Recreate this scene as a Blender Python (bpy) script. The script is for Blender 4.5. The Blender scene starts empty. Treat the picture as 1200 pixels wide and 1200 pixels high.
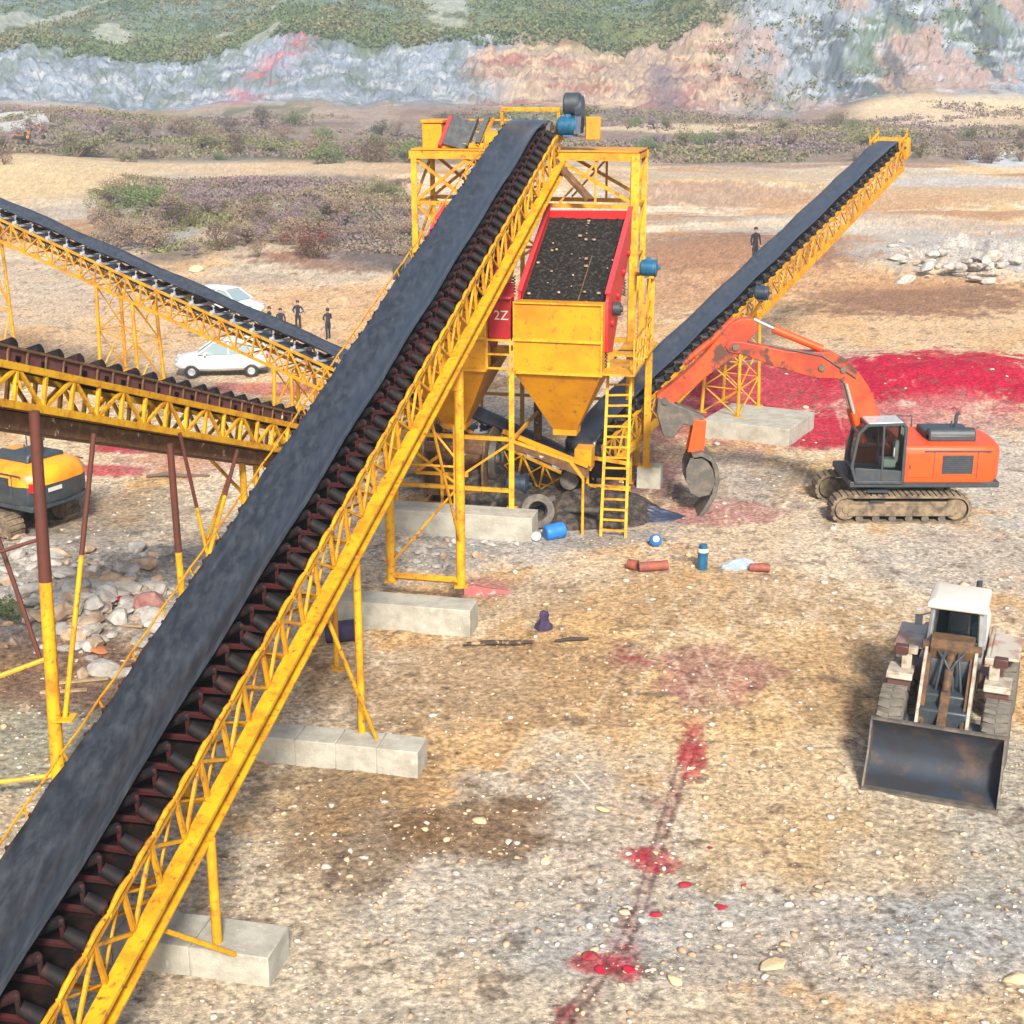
import bpy, bmesh, math, random
import numpy as np
from mathutils import Vector, Matrix
R = math.radians
S = bpy.context.scene
# ------------------------------------------------------------------ camera, sky, sun, exposure
CAM_H = 14.5; PITCH = 17.25; FPX = 1700.0
cam_d = bpy.data.cameras.new("camera"); cam_d.sensor_width = 36; cam_d.lens = 36*FPX/1200
cam_d.clip_start = .5; cam_d.clip_end = 4000
cam = bpy.data.objects.new("camera", cam_d); S.collection.objects.link(cam)
cam.location = (0, 0, CAM_H); cam.rotation_euler = (R(90-PITCH), 0, 0); S.camera = cam
w = bpy.data.worlds.new("World"); S.world = w; w.use_nodes = True
SUN_EL, SUN_AZ = 36, 172            # azimuth clockwise from +Y (behind the viewer, a little to the right)
sky = w.node_tree.nodes.new("ShaderNodeTexSky"); sky.sky_type = 'NISHITA'; sky.sun_disc = False
sky.sun_elevation = R(SUN_EL); sky.sun_rotation = R(SUN_AZ); sky.dust_density = 3; sky.air_density = 1.0
bg = w.node_tree.nodes["Background"]; w.node_tree.links.new(sky.outputs[0], bg.inputs[0]); bg.inputs[1].default_value = .105
sd = bpy.data.lights.new("sun", 'SUN'); sd.energy = 4.2; sd.angle = R(9); sd.color = (1, .94, .84)
so = bpy.data.objects.new("sun", sd); S.collection.objects.link(so)
so.rotation_euler = (R(90-SUN_EL), 0, R(-SUN_AZ+180)); so.location = (0, 0, 60)
S.view_settings.view_transform = 'Standard'; S.view_settings.look = 'None'
S.view_settings.exposure = 0.98; S.view_settings.gamma = 1
S.render.engine = 'CYCLES'
random.seed(7); rng = np.random.default_rng(7)

_c, _s = math.cos(R(PITCH)), math.sin(R(PITCH))
def ray(px, py):
    a = (px-600)/FPX; b = (py-600)/FPX
    return Vector((a, _c-b*_s, -_s-b*_c))
def G(px, py, z=0.0):               # point of the level z seen there
    r = ray(px, py); t = (z-CAM_H)/r.z; return Vector((0, 0, CAM_H))+r*t
def GY(px, py, Y):                  # point at distance Y
    r = ray(px, py); t = Y/r.y; return Vector((0, 0, CAM_H))+r*t

# ------------------------------------------------------------------ numpy noise
_L = rng.random((256, 256))
def vn(x, y, sd=0):
    x = np.asarray(x, float)+sd*17.31; y = np.asarray(y, float)+sd*9.77
    xi = np.floor(x).astype(int); yi = np.floor(y).astype(int)
    fx = x-xi; fy = y-yi; fx = fx*fx*(3-2*fx); fy = fy*fy*(3-2*fy)
    a = _L[xi & 255, yi & 255]; b = _L[(xi+1) & 255, yi & 255]
    c = _L[xi & 255, (yi+1) & 255]; d = _L[(xi+1) & 255, (yi+1) & 255]
    return (a+(b-a)*fx)*(1-fy)+(c+(d-c)*fx)*fy
def fbm(x, y, o=4, sd=0, g=.5):
    t = 0; a = 1; n = 0
    for i in range(o):
        t = t+a*vn(x*2**i, y*2**i, sd+i*3); n += a; a *= g
    return t/n                       # 0..1
def sst(a, b, x):
    t = np.clip((x-a)/(b-a), 0, 1); return t*t*(3-2*t)

# ------------------------------------------------------------------ materials
def nodes(name):
    m = bpy.data.materials.new(name); m.use_nodes = True
    return m, m.node_tree, m.node_tree.nodes["Principled BSDF"]
def N(t, kind, **k):
    n = t.nodes.new(kind)
    for a, v in k.items(): setattr(n, a, v)
    return n
def mat(name, col, rough=.55, metal=0, col2=None, scale=3, thr=(.45, .7), bump=.0, bscale=40, spec=.5, col3=None, s3=18, thr3=(.62, .7)):
    m, t, p = nodes(name)
    p.inputs['Roughness'].default_value = rough; p.inputs['Metallic'].default_value = metal
    p.inputs['Specular IOR Level'].default_value = spec
    tc = N(t, 'ShaderNodeNewGeometry')
    cur = None
    def layer(cur, c, sc, th, det=6):
        n = N(t, 'ShaderNodeTexNoise'); n.inputs['Scale'].default_value = sc; n.inputs['Detail'].default_value = det
        n.inputs['Roughness'].default_value = .65
        t.links.new(tc.outputs['Position'], n.inputs['Vector'])
        r = N(t, 'ShaderNodeMapRange'); r.inputs[1].default_value = th[0]; r.inputs[2].default_value = th[1]
        t.links.new(n.outputs[0], r.inputs[0])
        x = N(t, 'ShaderNodeMix', data_type='RGBA'); t.links.new(r.outputs[0], x.inputs['Factor'])
        if cur is None: x.inputs['A'].default_value = (*col, 1)
        else: t.links.new(cur, x.inputs['A'])
        x.inputs['B'].default_value = (*c, 1)
        return x.outputs['Result']
    if col2: cur = layer(cur, col2, scale, thr)
    if col3: cur = layer(cur, col3, s3, thr3)
    if cur: t.links.new(cur, p.inputs['Base Color'])
    else: p.inputs['Base Color'].default_value = (*col, 1)
    if bump:
        n = N(t, 'ShaderNodeTexNoise'); n.inputs['Scale'].default_value = bscale; n.inputs['Detail'].default_value = 5
        t.links.new(tc.outputs['Position'], n.inputs['Vector'])
        b = N(t, 'ShaderNodeBump'); b.inputs['Strength'].default_value = bump; b.inputs['Distance'].default_value = .02
        t.links.new(n.outputs[0], b.inputs['Height']); t.links.new(b.outputs[0], p.inputs['Normal'])
    return m
YEL = mat('yellow_paint', (.50, .25, .006), .55, 0, (.34, .13, .006), 1.3, (.45, .7), .2, 30, .4, (.13, .055, .02), 7, (.55, .68))
YLT = mat('yellow_channel_paint', (.54, .295, .008), .55, 0, (.40, .165, .007), 2.0, (.42, .66), .25, 30, .4, (.16, .07, .02), 8, (.56, .70))
YBX = mat('orange_yellow_plate', (.52, .232, .002), .5, 0, (.40, .15, .004), 1.1, (.4, .7), .2, 20, .4, (.18, .075, .02), 5, (.57, .72))
RUST = mat('rusty_steel', (.085, .018, .009), .75, 0, (.05, .018, .01), 4, (.4, .7), .3)
RUSTY = mat('rust_brown_plate', (.085, .04, .018), .8, 0, (.17, .09, .03), 5, (.45, .7), .3, col3=(.4, .34, .27), s3=3, thr3=(.62, .66))
BRN = mat('dark_maroon_idler_frame', (.055, .005, .007), .6, 0, (.03, .012, .01), 3, (.4, .6))
BLK = mat('black_rubber_roller', (.007, .006, .007), .7, 0, (.035, .012, .011), 3, (.5, .66), spec=.2)
DRK = mat('dark_plate', (.008, .006, .006), .95, 0, (.03, .012, .009), 4, (.5, .7), spec=.05)
def belt_mat(name, a, b, c, rough):
    m, t, p = nodes(name); g = N(t, 'ShaderNodeNewGeometry'); mp = N(t, 'ShaderNodeMapping'); mp.inputs['Rotation'].default_value = (0, 0, R(12.6)); mp.inputs['Scale'].default_value = (6, .13, 6)
    t.links.new(g.outputs['Position'], mp.inputs[0]); cur = None
    def nz(sc, src, det=6):
        n = N(t, 'ShaderNodeTexNoise'); n.inputs['Scale'].default_value = sc; n.inputs['Detail'].default_value = det; n.inputs['Roughness'].default_value = .65; t.links.new(src, n.inputs['Vector']); return n.outputs[0]
    st = nz(1.2, mp.outputs[0]); bl = nz(1.1, g.outputs['Position'], 4); fine = nz(30, g.outputs['Position'])
    def mx(A, B, f, lo, hi):
        r = N(t, 'ShaderNodeMapRange'); r.inputs[1].default_value = lo; r.inputs[2].default_value = hi; t.links.new(f, r.inputs[0]); x = N(t, 'ShaderNodeMix', data_type='RGBA'); t.links.new(r.outputs[0], x.inputs['Factor'])
        if isinstance(A, tuple): x.inputs['A'].default_value = (*A, 1)
        else: t.links.new(A, x.inputs['A'])
        x.inputs['B'].default_value = (*B, 1); return x.outputs['Result']
    c1 = mx(a, b, st, .40, .72); p.inputs['Specular IOR Level'].default_value = .6; p.inputs['Coat Weight'].default_value = .55; p.inputs['Coat Roughness'].default_value = .3; p.inputs['Coat IOR'].default_value = 1.6; c2 = mx(c1, c, bl, .6, .95); c3 = mx(c2, (.20, .17, .13), fine, .68, .78); t.links.new(c3, p.inputs['Base Color'])
    rr = N(t, 'ShaderNodeMapRange'); rr.inputs[3].default_value = rough-.1; rr.inputs[4].default_value = rough+.22; t.links.new(st, rr.inputs[0]); t.links.new(rr.outputs[0], p.inputs['Roughness'])
    bp = N(t, 'ShaderNodeBump'); bp.inputs['Strength'].default_value = .2; bp.inputs['Distance'].default_value = .03; t.links.new(bl, bp.inputs['Height']); t.links.new(bp.outputs[0], p.inputs['Normal']); return m
BELT = belt_mat('belt_rubber', (.010, .011, .013), (.036, .039, .044), (.055, .057, .06), .34)
BELT2 = belt_mat('old_belt_rubber', (.018, .022, .030), (.045, .05, .06), (.08, .08, .08), .40)
STL = mat('galvanised_steel', (.45, .46, .47), .45, .3, (.3, .3, .3), 5)
CONC = mat('cast_concrete', (.35, .335, .285), .9, 0, (.23, .215, .175), 2.2, (.4, .7), .5, 25, .3, (.42, .40, .36), 7, (.6, .7))
RED = mat('screen_red_paint', (.42, .005, .008), .45, 0, (.28, .006, .008), 2, (.5, .8), col3=(.2, .02, .015), s3=8, thr3=(.65, .75))
PINK = mat('worn_red_edge', (.48, .04, .045), .5, 0, (.5, .03, .04), 4, (.4, .7))
ORE = mat('dark_ore_deck', (.008, .007, .006), .9, 0, (.04, .033, .028), 9, (.5, .62), .8, 30, .2, (.16, .12, .09), 26, (.63, .68))
BLU = mat('motor_blue', (.008, .10, .20), .45, 0, (.008, .045, .09), 5, (.45, .7))
BLUB = mat('bright_blue_plastic', (.015, .14, .42), .4, 0, (.02, .12, .35), 5, (.5, .7))
NAVY = mat('dark_blue_metal', (.02, .035, .06), .45, 0, (.05, .06, .08), 5)
EXO = mat('excavator_orange', (.60, .062, .006), .45, 0, (.46, .045, .006), 2, (.5, .8), col3=(.2, .05, .02), s3=5, thr3=(.64, .75))
EXB = mat('worn_boom_orange', (.50, .055, .008), .5, 0, (.26, .03, .010), 1.3, (.44, .58), col3=(.07, .028, .018), s3=1.6, thr3=(.52, .60))
EXD = mat('excavator_dark_grey', (.025, .035, .045), .5, 0, (.05, .05, .05), 5)
MUD = mat('mud_caked_track', (.20, .15, .095), .9, 0, (.07, .05, .035), 3, (.42, .62), .6, 25)
STD = mat('dark_worn_steel', (.075, .07, .062), .6, .2, (.16, .13, .10), 4, (.45, .7), .3)
GLS = mat('dark_window_glass', (.015, .028, .033), .08, 0, spec=.9)
GLS2 = mat('pale_window_glass', (.20, .27, .29), .08, 0, spec=.9)
CREAM = mat('cream_white_paint', (.47, .44, .385), .45, 0, (.58, .50, .38), 4, (.5, .8))
DCR = mat('dirty_cream_paint', (.34, .30, .24), .6, 0, (.20, .15, .10), 5, (.45, .65))
WHT = mat('white_car_paint', (.58, .58, .57), .25, 0, (.52, .51, .48), 3, (.5, .8))
LRD = mat('loader_faded_red', (.09, .04, .032), .6, 0, (.05, .03, .025), 5, (.4, .7))
RBR = mat('loader_rusty_brown', (.11, .055, .018), .8, 0, (.05, .028, .018), 6, (.42, .6), .3)
TYR = mat('dusty_tyre_rubber', (.14, .125, .10), .9, 0, (.08, .07, .058), 3, (.4, .7), .3)
TYD = mat('dark_tyre_groove', (.085, .076, .062), .95, 0, (.12, .105, .085), 4, (.4, .7))
TYB = mat('tyre_rubber', (.03, .03, .03), .8)
BKT = mat('bucket_inner_steel', (.018, .027, .042), .75, 0, (.02, .02, .025), 1.6, (.4, .6), .3, 10, .5, (.10, .055, .035), 1.2, (.50, .75))
GRYS = mat('silver_rod', (.6, .6, .6), .25, .8)
LMP = mat('amber_lens', (.75, .30, .03), .3)
SKIN = mat('skin', (.42, .24, .16), .6); HAIR = mat('black_hair', (.012, .01, .01), .6)
CLO = mat('navy_work_clothes', (.012, .014, .028), .9, 0, (.03, .032, .05), 8)
CLO2 = mat('black_work_clothes', (.013, .013, .018), .9)
CLR = mat('dark_red_jacket', (.22, .02, .03), .9)
EYO = mat('yellow_hood_paint', (.62, .30, .01), .35, 0, (.56, .16, .008), .8, (.42, .62))
ROCK = mat('pale_grey_rock', (.40, .375, .34), .95, 0, (.24, .21, .18), 3, (.4, .65), .8, 12, .2)
ROCKT = mat('tan_rock', (.40, .30, .21), .95, 0, (.24, .16, .11), 3, (.4, .65), .8, 12, .2)
ROCKR = mat('crimson_stained_stone', (.30, .010, .03), .95, 0, (.20, .05, .045), 5, (.45, .6), .6, 20, .2)
ROCKO = mat('orange_brick_lump', (.40, .16, .07), .9, 0, (.4, .13, .06), 6, (.4, .7), .6, 20, .2)
ROCKP = mat('pink_stained_rock', (.32, .18, .155), .95, 0, (.22, .09, .08), 3, (.4, .65), .8, 12, .2)
ROCKY = mat('yellowish_flat_stone', (.52, .40, .23), .9, 0, (.58, .44, .24), 5, (.4, .7), .4, 15, .2)
SPOIL = mat('dark_spoil', (.025, .022, .02), .95, 0, (.08, .06, .05), 5, (.45, .62), 1, 14, .2)
TARP = mat('dark_blue_tarp', (.018, .026, .05), .55, 0, (.03, .05, .12), 1.5, (.5, .7), .4, 8)
PIPE = mat('red_brown_pipe', (.24, .06, .032), .7, 0, (.14, .045, .03), 4, (.42, .6), .3)
WOOD = mat('old_wood', (.34, .24, .13), .8, 0, (.2, .13, .07), 6)
PURP = mat('dark_purple_cloth', (.022, .014, .042), .9, 0, (.05, .035, .07), 5)
REDC = mat('faded_red_cloth', (.28, .08, .075), .9, 0, (.42, .30, .28), 2.2, (.5, .6))

# ------------------------------------------------------------------ mesh builder
class MB:
    def __init__(s, origin=(0, 0, 0)): s.v = []; s.f = []; s.m = []; s.o = Vector(origin); s.mi = 0
    def add(s, vs, fs, mi=None):
        b = len(s.v); s.v += [tuple(Vector(q)-s.o) for q in vs]; s.f += [tuple(b+i for i in f) for f in fs]
        s.m += [s.mi if mi is None else mi]*len(fs); return s
    def box(s, c, d, rot=None, mi=None):
        c = Vector(c); q = []
        for x in (-.5, .5):
            for y in (-.5, .5):
                for z in (-.5, .5):
                    p = Vector((x*d[0], y*d[1], z*d[2]))
                    q.append(c+(rot @ p if rot else p))
        return s.add(q, [(0, 1, 3, 2), (4, 6, 7, 5), (0, 4, 5, 1), (2, 3, 7, 6), (0, 2, 6, 4), (1, 5, 7, 3)], mi)
    def bar(s, a, b, w, h=None, up=(0, 0, 1), mi=None):
        a, b = Vector(a), Vector(b); h = w if h is None else h
        u = (b-a); L = u.length
        if L < 1e-6: return s
        u /= L; up = Vector(up)
        r = u.cross(up)
        if r.length < .05: r = u.cross(Vector((0, 1, 0)))
        r.normalize(); n = r.cross(u)
        M = Matrix((r, u, n)).transposed()
        return s.box((a+b)/2, (w, L, h), M, mi)
    def tube(s, pts, r, n=8, mi=None, cap=True):
        pts = [Vector(p) for p in pts]; rs = r if isinstance(r, (list, tuple)) else [r]*len(pts)
        vs = []; fs = []; pr = None
        for i, p in enumerate(pts):
            d = (pts[min(i+1, len(pts)-1)]-pts[max(i-1, 0)]).normalized()
            if pr is None: pr = d.orthogonal().normalized()
            else: pr = (pr-d*pr.dot(d)); pr = pr.normalized() if pr.length > 1e-4 else d.orthogonal().normalized()
            q = d.cross(pr)
            for k in range(n):
                a = 2*math.pi*k/n; vs.append(p+(pr*math.cos(a)+q*math.sin(a))*rs[i])
        for i in range(len(pts)-1):
            for k in range(n):
                fs.append((i*n+k, i*n+(k+1) % n, (i+1)*n+(k+1) % n, (i+1)*n+k))
        if cap: fs.append(tuple(range(n-1, -1, -1))); fs.append(tuple((len(pts)-1)*n+k for k in range(n)))
        return s.add(vs, fs, mi)
    def lathe(s, c, axis, prof, n=24, mi=None, closed=False):        # prof: (along, radius)
        c = Vector(c); d = Vector(axis).normalized(); a = d.orthogonal().normalized(); b = d.cross(a); vs = []; fs = []
        for (h, r) in prof:
            for k in range(n):
                t = 2*math.pi*k/n; vs.append(c+d*h+(a*math.cos(t)+b*math.sin(t))*r)
        L = len(prof)
        for i in range(L if closed else L-1):
            j = (i+1) % L
            for k in range(n): fs.append((i*n+k, i*n+(k+1) % n, j*n+(k+1) % n, j*n+k))
        return s.add(vs, fs, mi)
    def prism(s, poly, axis, mi=None):                               # poly: 3D points, extruded by axis both ways
        ax = Vector(axis)/2; P = [Vector(p) for p in poly]; n = len(P)
        vs = [p-ax for p in P]+[p+ax for p in P]
        fs = [tuple(range(n)), tuple(range(2*n-1, n-1, -1))]+[(i, i+n, (i+1) % n+n, (i+1) % n) for i in range(n)]
        return s.add(vs, fs, mi)
    def loft(s, secs, mi=None, cap=True, closed=True):
        n = len(secs[0]); vs = [p for q in secs for p in q]; fs = []
        for i in range(len(secs)-1):
            for k in range(n if closed else n-1):
                fs.append((i*n+k, i*n+(k+1) % n, (i+1)*n+(k+1) % n, (i+1)*n+k))
        if cap and closed: fs.append(tuple(range(n-1, -1, -1))); fs.append(tuple((len(secs)-1)*n+k for k in range(n)))
        return s.add(vs, fs, mi)
    def build(s, name, mats, parent=None, loc=None, smooth=True, bevel=0):
        me = bpy.data.meshes.new(name); me.from_pydata(s.v, [], s.f)
        for x in (mats if isinstance(mats, (list, tuple)) else [mats]): me.materials.append(x)
        me.polygons.foreach_set('material_index', s.m)
        bm = bmesh.new(); bm.from_mesh(me); bmesh.ops.recalc_face_normals(bm, faces=bm.faces)
        bm.to_mesh(me); bm.free()
        if smooth:
            me.polygons.foreach_set('use_smooth', [True]*len(me.polygons)); me.set_sharp_from_angle(angle=R(38))
        me.update(); o = bpy.data.objects.new(name, me); S.collection.objects.link(o)
        if parent: o.parent = parent
        if loc is not None: o.location = loc
        if bevel:
            b = o.modifiers.new('bevel', 'BEVEL'); b.width = bevel; b.segments = 2; b.limit_method = 'ANGLE'
        return o
def tag(o, label=None, cat=None, group=None, kind=None):
    if label: o['label'] = label
    if cat: o['category'] = cat
    if group: o['group'] = group
    if kind: o['kind'] = kind
    return o
def empty(name, loc, rz=0, **k):
    o = bpy.data.objects.new(name, None); S.collection.objects.link(o); o.location = loc; o.rotation_euler = (0, 0, rz)
    o.empty_display_size = .3
    return tag(o, **k)
def kids(o): return [c for c in bpy.data.objects if c.parent == o]
def copy_tree(o, parent=None):
    ch = kids(o); c = o.copy(); S.collection.objects.link(c)
    if parent: c.parent = parent
    for q in ch: copy_tree(q, c)
    return c

# ------------------------------------------------------------------ ground: one sheet to the far hills
def PX(X, Y):                        # where the level ground point X,Y is found in the survey picture
    d = Y*_c+CAM_H*_s; v = -(Y*_s-CAM_H*_c)
    return 600+FPX*X/d, 600+FPX*v/d
def height(X, Y):
    px, py = PX(X, Y)
    h = .10*(fbm(X*.35, Y*.35, 4, 1)-.5)*sst(12, 20, Y)+.05*(fbm(X*1.6, Y*1.6, 4, 2)-.5)
    # ruts and lumps of the yard
    h = h+.10*np.clip(fbm(X*.9, Y*.9, 3, 5)-.6, 0, 1)*2+.045*(fbm(X*4.2, Y*4.2, 4, 6, .65)-.5)
    h = h-.05*np.exp(-((X-6-3*np.sin(Y*.08)-.05*Y)/.22)**2)-.05*np.exp(-((X-8-3*np.sin(Y*.08)-.05*Y)/.22)**2)
    far = sst(85, 150, Y)
    h = h+far*(2.6*(fbm(X*.03, Y*.03, 5, 7)-.5))
    # scrubby mound on the left, low mounds on the right
    h = h+2.6*np.exp(-((px-330)/170)**2-((py-262)/42)**2)*(.6+.8*fbm(X*.1, Y*.1, 4, 8))
    h = h+1.0*np.exp(-((px-870)/120)**2-((py-300)/26)**2)+1.6*np.exp(-((px-1130)/120)**2-((py-308)/16)**2)*fbm(X*.5, Y*.5, 4, 9)*1.6
    h = h+2.5*np.exp(-((px-20)/110)**2-((py-212)/20)**2)+1.2*np.exp(-((px-1000)/200)**2-((py-262)/9)**2)+1.5*np.exp(-((px-830)/150)**2-((py-222)/8)**2)+4*np.exp(-((px-1120)/110)**2-((py-143)/9)**2)+3*np.exp(-((px-60)/90)**2-((py-160)/22)**2)
    h = h+.75*np.exp(-((px-95)/110)**2-((py-690)/45)**2)*(.4+1.2*fbm(X*1.2, Y*1.2, 4, 10))
    h = h+.9*np.exp(-((px-1090)/150)**2-((py-447)/26)**2)*(.5+.9*fbm(X*.4, Y*.4, 4, 11))
    h = h+3.0*sst(220, 340, Y)*fbm(X*.025, Y*.045, 4, 12)*(1-sst(330, 358, Y))
    # cliff
    wob = 34*(fbm(X*.012, X*0+2.2, 4, 13)-.5)
    y0 = 368+wob
    right = sst(35, 75, X+14*(fbm(X*.05, Y*.05, 3, 14)-.5))
    talus = (1+7*fbm(X*.06, X*0+7.1, 4, 15))*sst(-34, 2, Y-y0+8*(fbm(X*.1, Y*.1, 3, 27)-.5))
    ct = 9+9*fbm(X*.03, X*0, 4, 16)
    wy = 15*(fbm(X*.035, X*0+.5, 3, 22)-.5)+5*(fbm(X*.09, Y*.12, 4, 26, .6)-.5)
    face = ct*(.36*sst(0, 11, Y-y0-wy)+.34*sst(13, 25, Y-y0-wy*.8-4*fbm(X*.12, X*0, 4, 23))+.30*sst(27, 38, Y-y0-wy*.5-3*fbm(X*.06, Y*.02, 3, 17)))
    hill = 13*sst(25, 130, Y-y0)+58*sst(90, 420, Y-y0)+6*(fbm(X*.03, Y*.03, 5, 18)-.5)*sst(10, 60, Y-y0)
    rface = 36*sst(6, 74, Y-y0+18*(fbm(X*.035, Y*.03, 5, 19)-.5))+20*sst(60, 130, Y-y0)+14*np.abs(fbm(X*.05, Y*.05, 5, 20)-.5)*sst(0, 30, Y-y0)
    c = talus+face+hill*(1-.3*right)+right*rface
    crag = (3.6*np.abs(fbm(X*.10, Y*.10, 5, 21, .65)-.5)*2-1+1.3*np.abs(fbm(X*.30, Y*.36, 4, 25, .6)-.5)*2)*sst(-8, 8, Y-y0)*(1-.8*(1-right)*sst(28, 45, Y-y0))
    return h+c+crag*2.0
def mixc(C, col, m):
    m = np.clip(m, 0, 1)[:, None]; return C*(1-m)+np.array(col)[None, :]*m
def ground_colour(X, Y, Z):
    px, py = PX(X, Y); n1 = fbm(X*.25, Y*.25, 5, 31); n2 = fbm(X*1.1, Y*1.1, 5, 32); n3 = fbm(X*.06, Y*.06, 5, 33); n4 = fbm(X*4.5, Y*4.5, 4, 34, .6)
    C = np.tile(np.array([.76, .495, .25]), (len(X), 1))
    C = mixc(C, (.80, .62, .41), sst(.47, .62, n1)*.8)
    C = mixc(C, (.56, .32, .13), sst(.53, .64, n2)*.5)
    stk = fbm(X*.5+Y*.22, Y*.13-X*.05, 5, 51); C = mixc(C, (.55, .34, .17), sst(.52, .61, stk)*.55); C = mixc(C, (.80, .70, .55), sst(.50, .58, fbm(X*.45-Y*.15, Y*.16, 5, 52))*.45)
    C = mixc(C, (.70, .61, .48), sst(.52, .6, fbm(X*.16, Y*.12, 5, 53))*.6)
    def B(x, y, rx, ry, col, k=1, e=.55, s=1):
        d = ((px-x)/rx)**2+((py-y)/ry)**2
        nn = (n2*.55+n4*.25+n1*.2-.5)*s*2
        m = 1-sst(1-e, 1+e, d+nn*1.6)
        return m*k
    def Z_(C, *a, **k):
        col = a[4]; return mixc(C, col, B(*a, **k))
    gr = (.68, .59, .465); bg_ = (.52, .51, .49); br = (.27, .17, .09); sd_ = (.80, .52, .24); pale = (.64, .57, .47); rd = (.54, .012, .05); pk = (.54, .24, .22)
    C = Z_(C, 330, 1120, 420, 150, gr, .65); C = Z_(C, 620, 1030, 200, 120, (.60, .54, .46), .8)
    C = Z_(C, 950, 1110, 330, 70, bg_, .65); C = Z_(C, 700, 1190, 300, 50, gr, .6); C = Z_(C, 1150, 1080, 130, 60, (.50, .50, .49), .8)
    C = Z_(C, 60, 880, 150, 60, (.40, .38, .28), .8); C = Z_(C, 90, 690, 170, 75, (.42, .39, .35), .9); C = Z_(C, 130, 790, 150, 45, (.27, .15, .10), .8)
    C = Z_(C, 850, 790, 250, 80, sd_, .6); C = Z_(C, 980, 1000, 200, 50, (.62, .48, .32), .7); C = Z_(C, 900, 900, 110, 130, sd_, .5)
    C = Z_(C, 600, 800, 260, 50, (.46, .29, .15), .75); C = Z_(C, 830, 700, 170, 35, (.56, .36, .18), .6); C = Z_(C, 990, 790, 120, 60, (.60, .38, .18), .6); C = Z_(C, 420, 950, 110, 90, (.31, .20, .11), .75); C = Z_(C, 560, 970, 90, 40, (.26, .15, .07), .85)
    C = Z_(C, 610, 700, 80, 30, (.46, .33, .22), .5); C = Z_(C, 640, 620, 150, 25, (.36, .35, .34), .8); C = Z_(C, 560, 650, 110, 20, (.48, .46, .43), .7)
    C = Z_(C, 1130, 650, 130, 50, (.56, .51, .44), .8); C = Z_(C, 930, 560, 70, 26, (.36, .25, .10), .7); C = Z_(C, 1180, 560, 60, 60, (.60, .57, .52), .7)
    C = Z_(C, 860, 570, 90, 40, (.43, .38, .35), .7); C = Z_(C, 1180, 960, 70, 100, (.50, .47, .40), .7)
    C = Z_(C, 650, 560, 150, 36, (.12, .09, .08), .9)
    C = Z_(C, 100, 600, 140, 30, (.33, .27, .21), .7)
    # crimson powder
    C = Z_(C, 940, 470, 190, 52, pk, .7, s=1.2)
    C = Z_(C, 1120, 448, 150, 34, rd, 1, e=.3); C = Z_(C, 915, 455, 130, 32, rd, .85, e=.4); C = Z_(C, 960, 505, 75, 18, rd, .9, e=.4); C = Z_(C, 790, 475, 60, 40, rd, .6)
    C = Z_(C, 1030, 500, 70, 25, rd, .5); C = Z_(C, 1120, 490, 90, 20, pk, .6)
    C = Z_(C, 165, 521, 55, 10, rd, .9, e=.4); C = Z_(C, 130, 552, 45, 8, rd, .8, e=.4); C = Z_(C, 215, 540, 80, 18, pk, .5)
    C = Z_(C, 850, 602, 70, 14, pk, .8); C = Z_(C, 570, 690, 30, 12, pk, .7); C = Z_(C, 740, 545, 70, 45, (.35, .16, .15), .5); C = Z_(C, 330, 455, 80, 8, rd, .6)
    C = Z_(C, 830, 795, 75, 30, pk, .6, s=1.4)
    tr = [(730, 770), (800, 790), (822, 850), (800, 900), (785, 950), (765, 1010), (752, 1060), (728, 1110), (690, 1160), (655, 1200)]
    dmin = np.full(len(X), 1e9)
    for (x0, y0), (x1, y1) in zip(tr, tr[1:]):
        vx, vy = x1-x0, y1-y0; t = np.clip(((px-x0)*vx+(py-y0)*vy)/(vx*vx+vy*vy), 0, 1)
        dmin = np.minimum(dmin, np.hypot(px-x0-t*vx, (py-y0-t*vy)))
    C = mixc(C, (.46, .20, .18), (1-sst(0, 30, dmin+(n2*.5+n4*.5-.45)*80))*.45)
    for pth in (10.2+.9*np.sin((Y-30)*.12)-(Y-30)*.12, 1.5+(Y-20)*.28+1.2*np.sin(Y*.15), 5.5+.05*(Y-44)**2*.2+(Y-44)*.1, -14+(Y-90)*.3+3*np.sin(Y*.07)):
        for off in (-1.05, 1.05):
            dd = np.abs(X-pth-off+.15*(n2-.5)); k = (1-sst(.18, .30, dd))*sst(.38, .55, n1)*(Y > 30)*(Y < 140)
            C = mixc(C, (.42, .29, .18), k*(.16+.22*(np.sin(Y*26) > 0))); C = mixc(C, (.74, .62, .47), (1-sst(.0, .08, np.abs(dd-.36)))*sst(.38, .55, n1)*(Y > 30)*(Y < 140)*.5)
    C = mixc(C, rd, (1-sst(0, 12, dmin+(n4*.65+n2*.35-.34)*130))*.6)
    C = mixc(C, (.10, .05, .05), (1-sst(1, 4, np.abs(dmin-6)+(n4-.5)*8))*.6*(py > 860))
    for (x, y, rx, ry) in ((768, 1008, 26, 14), (705, 1128, 30, 10), (738, 1142, 18, 12), (745, 1000, 22, 7), (812, 880, 16, 34)):
        C = Z_(C, x, y, rx, ry, rd, .7, e=.8, s=1.6)
    # far flats
    farm = sst(92, 105, Y)
    C = mixc(C, (.68, .42, .22), (1-sst(330, 440, py))*.0+sst(62, 80, Y)*(1-farm)*(1-B(950, 470, 400, 60, 0, 1))*.7)
    C = mixc(C, (.68, .45, .24), farm*.75*sst(.36, .52, n3))
    C = mixc(C, (.34, .17, .09), farm*sst(.49, .57, fbm(X*.04, Y*.12, 5, 35))*.7); C = mixc(C, (.44, .42, .37), farm*sst(.55, .6, fbm(X*.07, Y*.14, 5, 55))*.6)
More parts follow.
